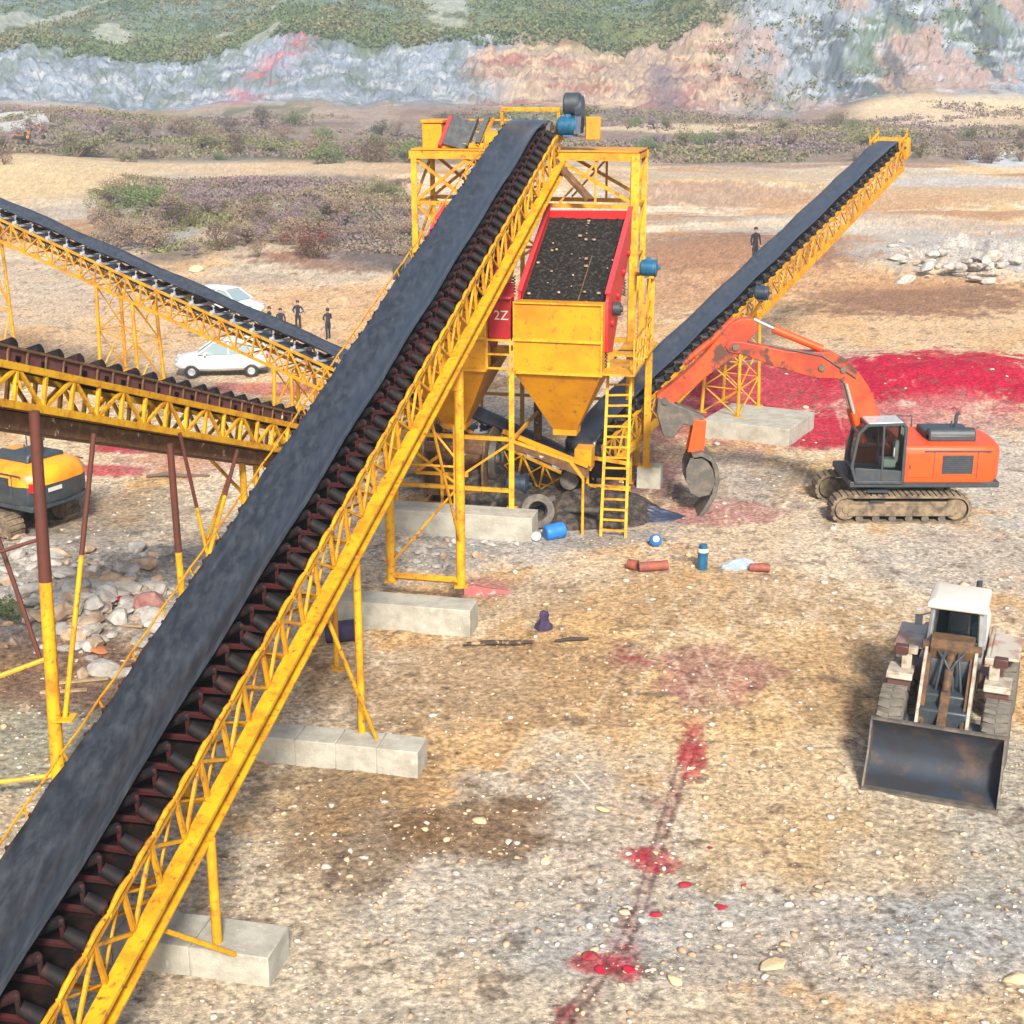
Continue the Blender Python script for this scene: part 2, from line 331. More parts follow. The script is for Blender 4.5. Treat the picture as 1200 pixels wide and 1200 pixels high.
    C = Z_(C, 860, 305, 150, 24, (.30, .16, .10), .9); C = Z_(C, 1080, 350, 150, 22, (.28, .15, .09), .9); C = Z_(C, 960, 330, 200, 10, (.60, .34, .17), .7); C = Z_(C, 640, 345, 300, 12, (.58, .33, .18), .5); C = Z_(C, 420, 312, 120, 10, (.27, .13, .08), .8)
    C = Z_(C, 1150, 300, 150, 26, (.50, .49, .46), .8); C = Z_(C, 1000, 270, 230, 8, (.50, .45, .38), .6); C = Z_(C, 1120, 232, 160, 16, (.56, .38, .22), .9)
    C = Z_(C, 850, 232, 130, 10, (.36, .21, .13), .7); C = Z_(C, 900, 210, 260, 12, (.50, .38, .24), .8); C = Z_(C, 1100, 212, 140, 7, (.5, .48, .46), .7)
    grn = (.11, .12, .065); gp = (.15, .11, .11); gpale = (.34, .34, .31)
    lft = (1-sst(430, 500, px+(n3-.5)*60))
    scr = lft*sst(200, 222, py+(n3-.5)*40)*(1-sst(296, 322, py+(n3-.5)*40))*sst(60, 200, px+(n3-.5)*120)
    C = mixc(C, (.30, .26, .21), scr*.7)
    C = mixc(C, grn, scr*sst(.45, .55, fbm(X*.12, Y*.08, 5, 36))*.75); C = mixc(C, gp, scr*sst(.48, .56, fbm(X*.1, Y*.07, 5, 37))*.8)
    C = mixc(C, gpale, scr*sst(.55, .6, fbm(X*.2, Y*.09, 5, 38))*.8)
    C = Z_(C, 50, 215, 130, 32, (.62, .46, .26), .95, s=.6); C = Z_(C, 260, 200, 260, 7, (.55, .42, .27), .8); C = Z_(C, 50, 340, 120, 40, (.55, .46, .36), .7)
    C = Z_(C, 800, 335, 130, 40, (.48, .26, .14), .6); C = Z_(C, 1000, 240, 130, 12, (.52, .30, .16), .6)
    band = sst(212, 228, Y)*(1-sst(360, 376, Y))
    bn = fbm(X*.035, Y*.06, 5, 39)
    C = mixc(C, (.17, .13, .115), band*.85); C = mixc(C, grn, band*sst(.47, .55, bn)*.8)
    C = mixc(C, (.30, .24, .20), band*sst(.55, .62, fbm(X*.08, Y*.03, 5, 40))*.7)
    C = mixc(C, (.52, .40, .26), np.maximum.reduce([B(880, 158, 330, 2.6, 0, 1, s=.3), B(1120, 146, 120, 10, 0, 1, s=.3), B(640, 136, 200, 5, 0, .8, s=.3), B(700, 189, 90, 4, 0, .7, s=.3)]))
    C = Z_(C, 1180, 186, 45, 9, (.55, .57, .6), .9, s=.4); C = Z_(C, 25, 160, 40, 10, (.55, .55, .52), .8, s=.4); C = Z_(C, 560, 165, 40, 3, (.5, .5, .5), .7, s=.4)
    # quarry wall and hill
    y0 = 368+34*(fbm(X*.012, X*0+2.2, 4, 13)-.5); dy = Y-y0
    cl = sst(-14, -2, dy); cn = fbm(X*.075, Z*.30+Y*.10+X*.02, 5, 41, .68); cv = fbm(X*.17, Z*.55+Y*.2-X*.03, 5, 42, .7)
    K = np.tile(np.array([.20, .235, .285]), (len(X), 1))
    K = mixc(K, (.12, .145, .17), sst(.48, .56, cn)*.7); K = mixc(K, (.36, .37, .38), sst(.56, .64, cv)*.7); K = mixc(K, (.10, .13, .10), sst(.56, .62, fbm(X*.2, Z*.3+Y*.05, 4, 48))*.6)
    wm = sst(-14, 4, X+(n3-.5)*22)*(1-sst(52, 70, X+(n3-.5)*25))
    K = mixc(K, (.30, .20, .13), wm*.75); K = mixc(K, (.24, .10, .085), wm*sst(.48, .56, cn)*.75); K = mixc(K, (.44, .33, .22), wm*sst(.50, .58, cv)*.75)
    K = mixc(K, (.12, .10, .12), sst(.40, .5, fbm(X*.09, Z*.1, 4, 43))*.0+np.exp(-((X-38)/5)**2)*(Z < 14)*.8)
    K = mixc(K, (.36, .10, .12), np.exp(-((X+73-Z*.8)/5)**2)*.7*sst(.4, .55, cv))
    rg = sst(45, 75, X+(n3-.5)*40)
    K = mixc(K, (.22, .25, .28), rg*.6); K = mixc(K, (.09, .13, .08), rg*sst(.50, .56, fbm(X*.07, Z*.10+Y*.02, 5, 44, .62))*.75); K = mixc(K, (.32, .21, .17), rg*sst(.55, .6, fbm(X*.08, Z*.12, 5, 45, .6))*.7); K = mixc(K, (.06, .075, .09), rg*sst(.54, .6, fbm(X*.12, Z*.07, 5, 49, .6))*.7)
    K = mixc(K, (.34, .37, .41), rg*sst(.60, .66, cv)*.7)
    top = sst(32, 44, dy+14*(n3-.5))*(1-rg)
    K = mixc(K, (.12, .15, .055), top*.95)
    hil = sst(60, 110, dy)*(1-rg)
    K = mixc(K, (.13, .18, .17), hil*.85); K = mixc(K, (.30, .31, .26), top*sst(.56, .62, fbm(X*.06, Y*.03, 5, 46))*.7)
    K = mixc(K, (.055, .08, .04), top*sst(.52, .58, fbm(X*.12, Y*.05, 5, 47))*.7)
    C = mixc(C, (0, 0, 0), cl)+K*cl[:, None]
    C = mixc(C, (.17, .12, .085), sst(.63, .72, fbm(X*2.3, Y*2.3, 4, 54, .65))*(Y < 110)*.6)
    C = C*(.72+.72*n4[:, None])*(.84+.32*vn(X*14, Y*14, 50)[:, None])*(.82+.36*n2[:, None])
    return np.clip(C, 0, 1)
def make_ground():
    ys = [-6.]
    while ys[-1] < 1150:
        y = ys[-1]; st = max(.03, (y*y+100)*1.35/(FPX*CAM_H)) if y > 16 else .6
        if 335 < y < 490: st = min(st, .42)
        elif y >= 560: st = 9
        elif y > 180: st = min(st, 1.6)
        ys.append(y+st)
    ys = np.array(ys); nin = 760
    u = np.concatenate([-(1+np.geomspace(.02, 2.2, 40))[::-1], np.linspace(-1, 1, nin), 1+np.geomspace(.02, 2.2, 40)])
    U, Yg = np.meshgrid(u, ys); Xg = U*(.40*np.maximum(Yg, 0)+7)
    X = Xg.ravel(); Y = Yg.ravel(); Z = height(X, Y)
    C = ground_colour(X, Y, Z)
    nr, nc = Xg.shape; me = bpy.data.meshes.new('ground')
    me.vertices.add(nr*nc); me.vertices.foreach_set('co', np.stack([X, Y, Z], 1).astype('f').ravel())
    i = (np.arange(nr-1)[:, None]*nc+np.arange(nc-1)[None, :]).ravel()
    q = np.stack([i, i+1, i+nc+1, i+nc], 1).astype('i').ravel(); nf = len(i)
    me.loops.add(nf*4); me.loops.foreach_set('vertex_index', q)
    me.polygons.add(nf); me.polygons.foreach_set('loop_start', np.arange(nf, dtype='i')*4)
    me.polygons.foreach_set('loop_total', np.full(nf, 4, 'i')); me.polygons.foreach_set('use_smooth', np.ones(nf, bool))
    me.update(calc_edges=True)
    at = me.color_attributes.new('soil', 'FLOAT_COLOR', 'POINT')
    at.data.foreach_set('color', np.concatenate([C, np.ones((len(X), 1))], 1).astype('f').ravel())
    m, t, p = nodes('quarry_ground'); p.inputs['Roughness'].default_value = .95; p.inputs['Specular IOR Level'].default_value = .15
    a = N(t, 'ShaderNodeAttribute', attribute_name='soil'); g = N(t, 'ShaderNodeNewGeometry')
    def noise(sc, det=6, ro=.6):
        n = N(t, 'ShaderNodeTexNoise'); n.inputs['Scale'].default_value = sc; n.inputs['Detail'].default_value = det; n.inputs['Roughness'].default_value = ro
        t.links.new(g.outputs['Position'], n.inputs['Vector']); return n
    n1 = noise(7, 8, .7); mr = N(t, 'ShaderNodeMapRange'); mr.inputs[1].default_value = .3; mr.inputs[2].default_value = .7; mr.inputs[3].default_value = .26; mr.inputs[4].default_value = 1.66
    t.links.new(n1.outputs[0], mr.inputs[0])
    mx = N(t, 'ShaderNodeVectorMath', operation='SCALE'); t.links.new(a.outputs['Color'], mx.inputs[0]); t.links.new(mr.outputs[0], mx.inputs['Scale'])
    # scattered pale pebbles
    v = N(t, 'ShaderNodeTexVoronoi'); v.inputs['Scale'].default_value = 11; t.links.new(g.outputs['Position'], v.inputs['Vector'])
    lt = N(t, 'ShaderNodeMapRange'); lt.inputs[1].default_value = .30; lt.inputs[2].default_value = .22; t.links.new(v.outputs['Distance'], lt.inputs[0])
    n2 = noise(1.3, 3); l2 = N(t, 'ShaderNodeMapRange'); l2.inputs[1].default_value = .48; l2.inputs[2].default_value = .6; t.links.new(n2.outputs[0], l2.inputs[0])
    sp = N(t, 'ShaderNodeSeparateColor'); t.links.new(v.outputs['Color'], sp.inputs[0])
    l3 = N(t, 'ShaderNodeMath', operation='GREATER_THAN'); l3.inputs[1].default_value = .6; t.links.new(sp.outputs[0], l3.inputs[0])
    m1 = N(t, 'ShaderNodeMath', operation='MULTIPLY'); t.links.new(lt.outputs[0], m1.inputs[0]); t.links.new(l2.outputs[0], m1.inputs[1])
    m2 = N(t, 'ShaderNodeMath', operation='MULTIPLY'); t.links.new(m1.outputs[0], m2.inputs[0]); t.links.new(l3.outputs[0], m2.inputs[1])
    m3 = N(t, 'ShaderNodeMath', operation='MULTIPLY'); t.links.new(m2.outputs[0], m3.inputs[0]); m3.inputs[1].default_value = .12
    mm = N(t, 'ShaderNodeMix', data_type='RGBA'); t.links.new(m3.outputs[0], mm.inputs['Factor']); t.links.new(mx.outputs[0], mm.inputs['A']); mm.inputs['B'].default_value = (.56, .52, .45, 1)
    t.links.new(mm.outputs['Result'], p.inputs['Base Color'])
    n3 = noise(9, 9, .8); ad = N(t, 'ShaderNodeMath', operation='MULTIPLY_ADD'); t.links.new(m2.outputs[0], ad.inputs[0]); ad.inputs[1].default_value = .5; t.links.new(n3.outputs[0], ad.inputs[2])
    b = N(t, 'ShaderNodeBump'); b.inputs['Strength'].default_value = 1; b.inputs['Distance'].default_value = .22
    t.links.new(ad.outputs[0], b.inputs['Height']); t.links.new(b.outputs[0], p.inputs['Normal'])
    me.materials.append(m)
    o = bpy.data.objects.new('ground', me); S.collection.objects.link(o); tag(o, kind='structure'); return o
make_ground()
def hz(x, y): return float(height(np.array([x]), np.array([y]))[0])
def GG(px, py):                      # point of the uneven ground
    p = G(px, py)
    for _ in range(3): p = G(px, py, hz(p.x, p.y))
    return p

# ------------------------------------------------------------------ rocks, gravel
def rock_mesh(name, mt, seed, sub=2, sq=(1, .8, .6), jag=.5):
    bm = bmesh.new(); bmesh.ops.create_icosphere(bm, subdivisions=sub, radius=.5); r = random.Random(seed)
    pl = [(Vector((r.uniform(-1, 1), r.uniform(-1, 1), r.uniform(-1, 1))).normalized(), r.uniform(.26, .42)) for _ in range(9)]
    for v in bm.verts:
        for n, d in pl:
            k = v.co.dot(n)-d
            if k > 0: v.co -= n*k
        v.co += Vector((r.uniform(-1, 1), r.uniform(-1, 1), r.uniform(-1, 1)))*.03*jag
        v.co = Vector((v.co.x*sq[0], v.co.y*sq[1], v.co.z*sq[2]))*1.2
    me = bpy.data.meshes.new(name); bm.to_mesh(me); bm.free(); me.materials.append(mt); return me
ROCKS = {k: [rock_mesh('rock', m_, 10*i+j, sq=(1, random.uniform(.6, .9), random.uniform(.35, .65))) for j in range(4)]
         for i, (k, m_) in enumerate({'grey': ROCK, 'tan': ROCKT, 'red': ROCKR, 'orange': ROCKO, 'pink': ROCKP, 'yellow': ROCKY}.items())}
def rock(kind, px, py, size, label, group=None, name='rock', flat=None, cat='rock'):
    p = GG(px, py); size *= .62 if kind == 'red' and py > 900 else 1; o = bpy.data.objects.new(name, random.choice(ROCKS[kind])); S.collection.objects.link(o)
    o.location = (p.x, p.y, p.z+size*.12); o.scale = (size, size*random.uniform(.8, 1.1), size*(flat or random.uniform(.7, 1.2)))
    o.rotation_euler = (random.uniform(-.25, .25), random.uniform(-.25, .25), random.uniform(0, 6.28))
    return tag(o, label, cat, group)
for i in range(270):
    px = random.gauss(95, 62); py = random.gauss(695, 38)
    if not (2 < px < 205 and 625 < py < 800): continue
    kd = random.choice(['grey']*4+['tan', 'tan']); sz = random.uniform(.3, 1.0)**1.9*.85+.08
    rock(kd, px, py, sz, ('large ' if sz > .6 else 'small ' if sz < .3 else '')+('grey' if kd == 'grey' else 'tan')+' rock of the left heap, '+('at its far side' if py < 675 else 'at its near edge' if py > 722 else 'in its middle')+(', left of the near leg' if px < 60 else ', between the near legs' if px < 105 else ', right of both near legs'), 'rocks in the rubble heap on the left', 'rubble_rock')
for i in range(60):
    rock(random.choice(['grey', 'grey', 'tan']), random.uniform(440, 606), random.gauss(652, 13), random.uniform(.12, .42), 'small pale stone in the heap beside the concrete footing of the hopper', 'stones heaped by the hopper footing', 'rubble_stone')
for i in range(70):
    rx_ = random.uniform(1050, 1215); ry_ = random.gauss(306, 13); rs_ = .4+1.3*random.random()**2; rock('grey', rx_, ry_, rs_, ('large ' if rs_ > 1.1 else 'small ' if rs_ < .55 else '')+'whitish boulder of the far right pile, '+('left end' if rx_ < 1110 else 'right end' if rx_ > 1170 else 'centre')+(', nearer side' if ry_ > 312 else ', farther side' if ry_ < 300 else ''), 'boulders in the far right pile', 'boulder')
rock('red', 137, 705, .85, 'dark crimson angular stone in the left rubble heap', name='crimson_stone', flat=.6, cat='stone')
rock('pink', 178, 712, .95, 'pinkish upright slab of rock in the left rubble heap', name='pink_rock', flat=1.5)
rock('grey', 108, 712, 1.0, 'largest white rock lying beside the crimson stone', name='white_rock', flat=.7)
rock('orange', 115, 763, .62, 'orange brick lump below the left rubble heap', name='brick_lump', flat=.5, cat='brick')
for px, py, sz, lb in ((845, 1064, .4, 'long crimson stone, rightmost but one of the lower red stones'), (803, 1038, .38, 'crimson stone just right of the big red powder spot'),
                       (871, 1039, .24, 'small crimson stone furthest right of the red trail'), (768, 1073, .34, 'crimson stone left of the long crimson stone, below the powder spot'),
                       (691, 1122, .42, 'flat crimson stone at the left edge near the bottom'), (832, 994, .18, 'tiny crimson stone above the cluster of red stones'),
                       (738, 1137, .34, 'crimson stone in the lowest red powder patch'), (703, 1138, .34, 'dull crimson stone in the lowest patch, left')):
    rock('red', px, py, sz, lb, name='crimson_stone', flat=.6, cat='stone')
for px, py, sz, lb in ((705, 950, .34, 'pale yellow flat stone on grey gravel beside the red trail'), (906, 1134, .46, 'pale yellow flat stone near the lower edge of the yard'),
                       (790, 1150, .3, 'cream stone at the bottom edge right of the red trail'),
                       (1188, 1150, .4, 'tan stone at the lower right edge of the yard'), (640, 1010, .22, 'small tan stone on the grey gravel'), (232, 318, 1.1, 'white boulder at the foot of the scrub beyond the cars')):
    rock('yellow', px, py, sz, lb, name='flat_stone', flat=.5 if sz < 1 else .8, cat='stone')
def gravel():
    rocks = []
    for j in range(6):
        bm = bmesh.new(); bmesh.ops.create_icosphere(bm, subdivisions=1, radius=.5)
        for v in bm.verts: v.co = Vector((v.co.x, v.co.y*.75, v.co.z*.5))*random.uniform(.5, 1.25)
        bm.faces.ensure_lookup_table(); rocks.append((np.array([v.co[:] for v in bm.verts]), np.array([[v.index for v in f.verts] for f in bm.faces]))); bm.free()
    V = []; F = []; M = []; b = 0; n = 11000
    py = 430+(1215-430)*rng.random(n)**.9; px = rng.uniform(-20, 1220, n)
    for i in range(n):
        p = G(px[i], py[i]); dn = vn(p.x*.5, p.y*.5, 61)
        if rng.random() > .25+.9*(dn-.3)*2+(.3 if py[i] > 950 else 0): continue
        V.append((p.x, p.y)); M.append(i)
    P = np.array(V); Zs = height(P[:, 0], P[:, 1]); VV = []; FF = []; MM = []
    mi = rng.choice(4, len(P), p=[.36, .34, .27, .03])
    for k in range(len(P)):
        q, f = rocks[k % 6]; s = .022+.10*rng.random()**6*(1+P[k, 1]/60)+P[k, 1]*.0005+.20*rng.random()**26; a = rng.random()*6.28; ca, sa = math.cos(a), math.sin(a)
        r = q*s*(1, 1, .8); r = np.stack([r[:, 0]*ca-r[:, 1]*sa, r[:, 0]*sa+r[:, 1]*ca, r[:, 2]], 1)+np.array([P[k, 0], P[k, 1], Zs[k]+s*.1])
        VV.append(r); FF.append(f+b); MM += [mi[k]]*len(f); b += len(q)
    VV = np.concatenate(VV); FF = np.concatenate(FF); me = bpy.data.meshes.new('gravel')
    me.vertices.add(len(VV)); me.vertices.foreach_set('co', VV.astype('f').ravel()); nf = len(FF)
    me.loops.add(nf*3); me.loops.foreach_set('vertex_index', FF.astype('i').ravel())
    me.polygons.add(nf); me.polygons.foreach_set('loop_start', np.arange(nf, dtype='i')*3); me.polygons.foreach_set('loop_total', np.full(nf, 3, 'i'))
    for m_ in (mat('grey_grit', (.44, .40, .35), .95, 0, (.28, .25, .21), 5), mat('tan_grit', (.52, .37, .22), .95, 0, (.36, .24, .15), 5), mat('brown_grit', (.32, .21, .13), .95, 0, (.34, .27, .19), 5), mat('pale_grit', (.50, .42, .32), .9)): me.materials.append(m_)
    me.polygons.foreach_set('material_index', np.array(MM, 'i')); me.update(calc_edges=True)
    o = bpy.data.objects.new('gravel', me); S.collection.objects.link(o)
    tag(o, 'loose gravel and small stones strewn over the yard', 'gravel', kind='stuff')
gravel()

# ------------------------------------------------------------------ scrub
def leafmat(name, a, b):
    return mat(name, a, .8, 0, b, .7, (.4, .65), spec=.2)
LEAF = [leafmat('olive_scrub_leaves', (.12, .125, .05), (.21, .19, .10)), leafmat('dry_brown_scrub', (.24, .18, .12), (.17, .12, .10)),
        leafmat('purple_brown_scrub', (.20, .14, .15), (.15, .12, .11)), leafmat('red_scrub_leaves', (.36, .12, .10), (.24, .13, .10)), leafmat('green_scrub_leaves', (.08, .115, .045), (.14, .17, .07))]
BARK = mat('scrub_bark', (.10, .07, .05), .9)
def shrub_meshes(seed, n=1500):
    r = np.random.default_rng(seed); cl = [(r.normal(0, .34), r.normal(0, .34), abs(r.normal(.45, .2)), r.uniform(.16, .34)) for _ in range(11)]
    mb = MB()
    for i in range(n):
        cx, cy, cz, cr = cl[r.integers(len(cl))]; d = r.normal(size=3); d /= np.linalg.norm(d); d *= cr*r.uniform(.55, 1.05)
        p = Vector((cx+d[0], cy+d[1], max(.03, cz+d[2]*.9))); a = Vector(r.normal(size=3)).normalized(); b = a.orthogonal().normalized(); s_ = r.uniform(.016, .042)
        mb.add([p-a*s_, p+b*s_*.6, p+a*s_, p-b*s_*.6], [(0, 1, 2, 3)])
    st = MB()
    for cx, cy, cz, cr in cl[:6]: st.tube([(0, 0, -.05), (cx*.4, cy*.4, cz*.5), (cx, cy, cz)], [.03, .02, .008], 5)
    return mb, st
SHR = []
for k in range(5):
    f_, s_ = shrub_meshes(90+k); r0 = empty('shrub', (0, 0, -50)); f_.build('foliage', LEAF[k], r0, smooth=False); s_.build('stem', BARK, r0); SHR.append(r0)
used_shrub = set()
def shrub(k, px, py, sc, label, group=None):
    p = GG(px, py); o = copy_tree(SHR[k]) if k in used_shrub else SHR[k]; used_shrub.add(k)
    o.location = (p.x, p.y, p.z-.05); o.scale = (sc*random.uniform(.9, 1.3), sc*random.uniform(.9, 1.2), sc*random.uniform(.75, 1.1)); o.rotation_euler = (0, 0, random.uniform(0, 6.28))
    return tag(o, label, 'shrub', group)
nm = ['olive green shrub', 'dry brown shrub', 'purplish brown shrub', 'reddish shrub', 'green shrub']
def zone(px, far):
    if far: return ('at the far left' if px < 180 else 'left of the tower' if px < 330 else 'just behind the tower left side' if px < 490 else 'right behind the tower' if px < 700 else 'between the tower and the right conveyor' if px < 870 else 'behind the right conveyor head' if px < 1040 else 'at the far right')
    return ('on the left end of the mound' if px < 200 else 'on the mound above the white cars' if px < 310 else 'on the mound above the standing people' if px < 400 else 'on the mound beside the tower')
def size(sc, a, b): return 'small ' if sc < a else 'large ' if sc > b else ''
for i in range(105):
    px = random.uniform(110, 490); py = random.gauss(262, 27)
    if not 216 < py < 304: continue
    k = random.choice([0, 1, 1, 2, 2, 2, 1]); sc = random.uniform(.9, 2.3); lb = size(sc, 1.3, 1.9)+nm[k]+' '+zone(px, 0)+', '+('low near the sand' if py > 272 else 'high up' if py < 245 else 'half way up'); shrub(k, px, py, sc, lb, 'shrubs of the left mound')
for i in range(130):
    px = random.uniform(-10, 1210); py = random.uniform(142, 194)
    if 152 < py < 164 and px > 720: continue
    if py > 178 and 480 < px < 1000 or (px > 1000 and 132 < py < 154): continue
    k = random.choice([0, 1, 2, 4, 1]); sc = random.uniform(1.6, 4.0); shrub(k, px, py, sc, size(sc, 2.3, 3.3)+nm[k]+' in scrub belt, '+zone(px, 1)+(', nearer edge' if py > 172 else ', farther edge' if py < 152 else ', middle row'), 'shrubs of the scrub belt')
shrub(3, 370, 300, 2.6, 'reddish leaved shrub at the foot of the left mound', None)
shrub(4, 152, 241, 3.4, 'bright green tall shrub on the left mound beside the sandy track'); shrub(4, 178, 243, 2.8, 'second green shrub right of the tallest green one by the sandy track')
shrub(0, 88, 184, 6.0, 'large olive shrub beyond the sandy track far left'); shrub(4, 8, 727, .9, 'small green weed clump at the edge of the left rubble heap')
def brush():                         # unbroken low brush: terrace and hillside above the quarry wall, mound cover
    V = []; n = 0; xs = []
    def put(n, fx, fy, ok, s0, s1):
        X = fx(n); Y = fy(X.shape[0]); k = ok(X, Y); return X[k], Y[k], rng.uniform(s0, s1, k.sum())
    y0f = lambda X: 368+34*(fbm(X*.012, X*0+2.2, 4, 13)-.5)
    A = []
    X = rng.uniform(-260, 90, 20000); Y = y0f(X)+36+rng.random(20000)**1.8*300; k = (fbm(X*.06, Y*.03, 4, 46) < .6) & (X < 60+20*(vn(X*.05, Y*.05)-.5)); A.append((X[k], Y[k], rng.uniform(.9, 2.6, k.sum())))
    X = rng.uniform(50, 260, 9000); Y = y0f(X)+rng.uniform(5, 150, 9000); k = fbm(X*.045, Y*.04, 5, 44) > .54; A.append((X[k], Y[k], rng.uniform(.7, 2.2, k.sum())))
    X = rng.uniform(-190, 190, 30000); Y = rng.uniform(225, 356, 30000); k = (fbm(X*.035, Y*.06, 5, 39) > .44) & (np.abs(X) < Y*.42); A.append((X[k], Y[k], rng.uniform(.4, 1.5, k.sum())))
    X = rng.uniform(-75, -5, 34000); Y = rng.uniform(112, 195, 34000); px, py = PX(X, Y); k = (fbm(X*.12, Y*.08, 5, 36) > .43) & (px < 488) & (px > 120+60*fbm(X*.1, Y*.1, 3, 77)) & (py > 212) & (py < 305); A.append((X[k], Y[k], rng.uniform(.25, .7, k.sum())))
    X, Y, Sz = [np.concatenate([a[i] for a in A]) for i in range(3)]; Z = height(X, Y); m = len(X)
    reps = 9; X = np.repeat(X, reps); Y = np.repeat(Y, reps); Z = np.repeat(Z, reps); Sz = np.repeat(Sz, reps); m = len(X)
    d = rng.normal(size=(m, 3))*.38*Sz[:, None]; d[:, 2] = np.abs(d[:, 2])*.8; P = np.stack([X, Y, Z], 1)+d
    a = rng.normal(size=(m, 3)); a /= np.linalg.norm(a, axis=1)[:, None]; b = np.cross(a, rng.normal(size=(m, 3))); b /= np.linalg.norm(b, axis=1)[:, None]
    s = (Sz*.20)[:, None]; VV = np.stack([P-a*s, P+b*s*.8, P+a*s, P-b*s*.8], 1).reshape(-1, 3)
    me = bpy.data.meshes.new('brush'); me.vertices.add(m*4); me.vertices.foreach_set('co', VV.astype('f').ravel())
    me.loops.add(m*4); me.loops.foreach_set('vertex_index', np.arange(m*4, dtype='i')); me.polygons.add(m)
    me.polygons.foreach_set('loop_start', np.arange(m, dtype='i')*4); me.polygons.foreach_set('loop_total', np.full(m, 4, 'i'))
    for q in (LEAF[0], LEAF[1], LEAF[4], LEAF[2], LEAF[2]): me.materials.append(q)
    z = vn(X*.08, Y*.05, 71)+rng.normal(size=m)*.12; me.polygons.foreach_set('material_index', np.where(Y > 385, np.where(z > .5, 2, 0), np.digitize(z, [.30, .58, .62])).astype('i')[:m]); me.update(calc_edges=True)
    o = bpy.data.objects.new('low_brush', me); S.collection.objects.link(o); tag(o, 'low brush covering the far terrace, hillside and mounds', 'brush', kind='stuff')
brush()

# ------------------------------------------------------------------ concrete footings
E1 = Vector((.976, -.218, 0)); E2 = Vector((.218, .976, 0)); ROT = math.atan2(-.218, .976)
def footing(cx, cy, L, D, H, label, rz=ROT, joints=0, name='concrete_footing'):
    z0 = hz(cx, cy); mb = MB()
    n = max(1, joints); x0 = -L/2
    for i in range(n):
        x1 = x0+L/n; mb.box(((x0+x1)/2, random.uniform(-.006, .006), H/2-.15), (x1-x0-(.012 if n > 1 else 0), D, H+.3)); x0 = x1
    if n > 1: mb.box((0, 0, H/2-.16), (L-.04, D-.05, H+.26))
    return tag(mb.build(name, CONC, loc=(cx, cy, 0), bevel=.02), label, 'footing') and _rot(bpy.context, cx, cy, rz)
def _rot(ctx, cx, cy, rz):
    o = [q for q in S.collection.objects if q.name.startswith('concrete_footing')][-1]; o.rotation_euler = (0, 0, rz); return o
def at_right_end(px, py, L, D):      # near right lower corner seen at px,py
    p = G(px, py); return p-E1*L/2+E2*D/2
c1 = at_right_end(316, 1157, 4.2, .95); footing(c1.x, c1.y, 4.2, .95, .55, 'nearest concrete block, under the lowest legs of the long conveyor', joints=3)
c2 = at_right_end(490, 912, 4.6, .75); footing(c2.x, c2.y, 4.6, .75, .6, 'long concrete block of five lengths under the middle legs of the long conveyor', joints=5)
c3 = at_right_end(551, 747, 3.7, .9); footing(c3.x, c3.y, 3.7, .9, .75, 'concrete block under the thick tall legs at the head of the long conveyor')
c4 = at_right_end(623, 636, 5.2, 1.0); footing(c4.x, c4.y, 5.2, 1.0, .8, 'concrete block under the hopper front leg')
footing(4.93, 49.9, .85, .8, .75, 'small square concrete block under the right outer post of the tower')
cb = G(885, 507, .3); cb = Vector((10.1, 57.7, 0)); footing(cb.x, cb.y, 3.6, 3.4, .7, 'square concrete base under the right conveyor lattice stand, on crimson ground', rz=R(-28))

# ------------------------------------------------------------------ conveyors
def truss_bar(mb, a, b, w): mb.bar(a, b, w)
class Conv:
    """axis given along the bottom chord centre line; lat to the right, up perpendicular"""
    def __init__(s, P0, P1, half):
        s.P0 = Vector(P0); s.P1 = Vector(P1); s.L = (s.P1-s.P0).length; s.u = (s.P1-s.P0)/s.L
        s.r = s.u.cross(Vector((0, 0, 1))).normalized(); s.n = s.r.cross(s.u); s.h = half
        s.M = Matrix((s.r, s.u, s.n)).transposed().to_4x4()
    def p(s, t, lat, up): return s.P0+s.u*t+s.r*lat+s.n*up
def belt_part(cv, root, mt, bw, tu, troof, ret, r=.32, edge=0, seed=0, t0=0, t1=None):
    t1 = cv.L if t1 is None else t1; o = root.location; secs = []; path = []
    nn = int((t1-t0)/.4)
    for i in range(nn+1):
        t = t0+(t1-t0)*i/nn; k = min(1, min(t-t0, t1-t)/1.6); path.append((t, tu, troof*k, 0))
    rr = (tu-ret)/2; zc = (tu+ret)/2
    for i in range(1, 9): a = math.pi*i/9; path.append((t1+math.sin(a)*rr, zc+math.cos(a)*rr, 0, a))
    for i in range(nn+1): path.append((t1-(t1-t0)*i/nn, ret, 0, math.pi))
    for i in range(1, 9): a = math.pi*i/9; path.append((t0-math.sin(a)*rr, zc-math.cos(a)*rr, 0, math.pi+a))
    prof = [-1, -.72, -.45, -.2, 0, .2, .45, .72, 1]; vs = []; fs = []; r_ = random.Random(seed)
    for (t, up, tr, a) in path:
        wl = edge*(math.sin(t*2.1)+math.sin(t*5.3+1)+r_.uniform(-.5, .5)) if tr > 0 else 0
        for q in prof:
            lift = max(0, abs(q)-.33)/.67*tr
            lat = q*bw/2*(1-.10*tr/.3 if tr else 1)+(wl if q in (-1, -.72) else 0)
            lift += (r_.uniform(-.008, .008)+.03*math.sin(t*1.3+q*2))*(1 if tr > 0 else 0)
            vs.append(cv.p(t, lat, up+lift))
    m = len(prof); n = len(path)
    for i in range(n):
        for k in range(m-1): fs.append((i*m+k, i*m+k+1, ((i+1) % n)*m+k+1, ((i+1) % n)*m+k))
    mb = MB(o); mb.add(vs, fs); ob = mb.build('belt', mt, root)
    sm = ob.modifiers.new('thick', 'SOLIDIFY'); sm.thickness = .018; sm.offset = 0
    return ob
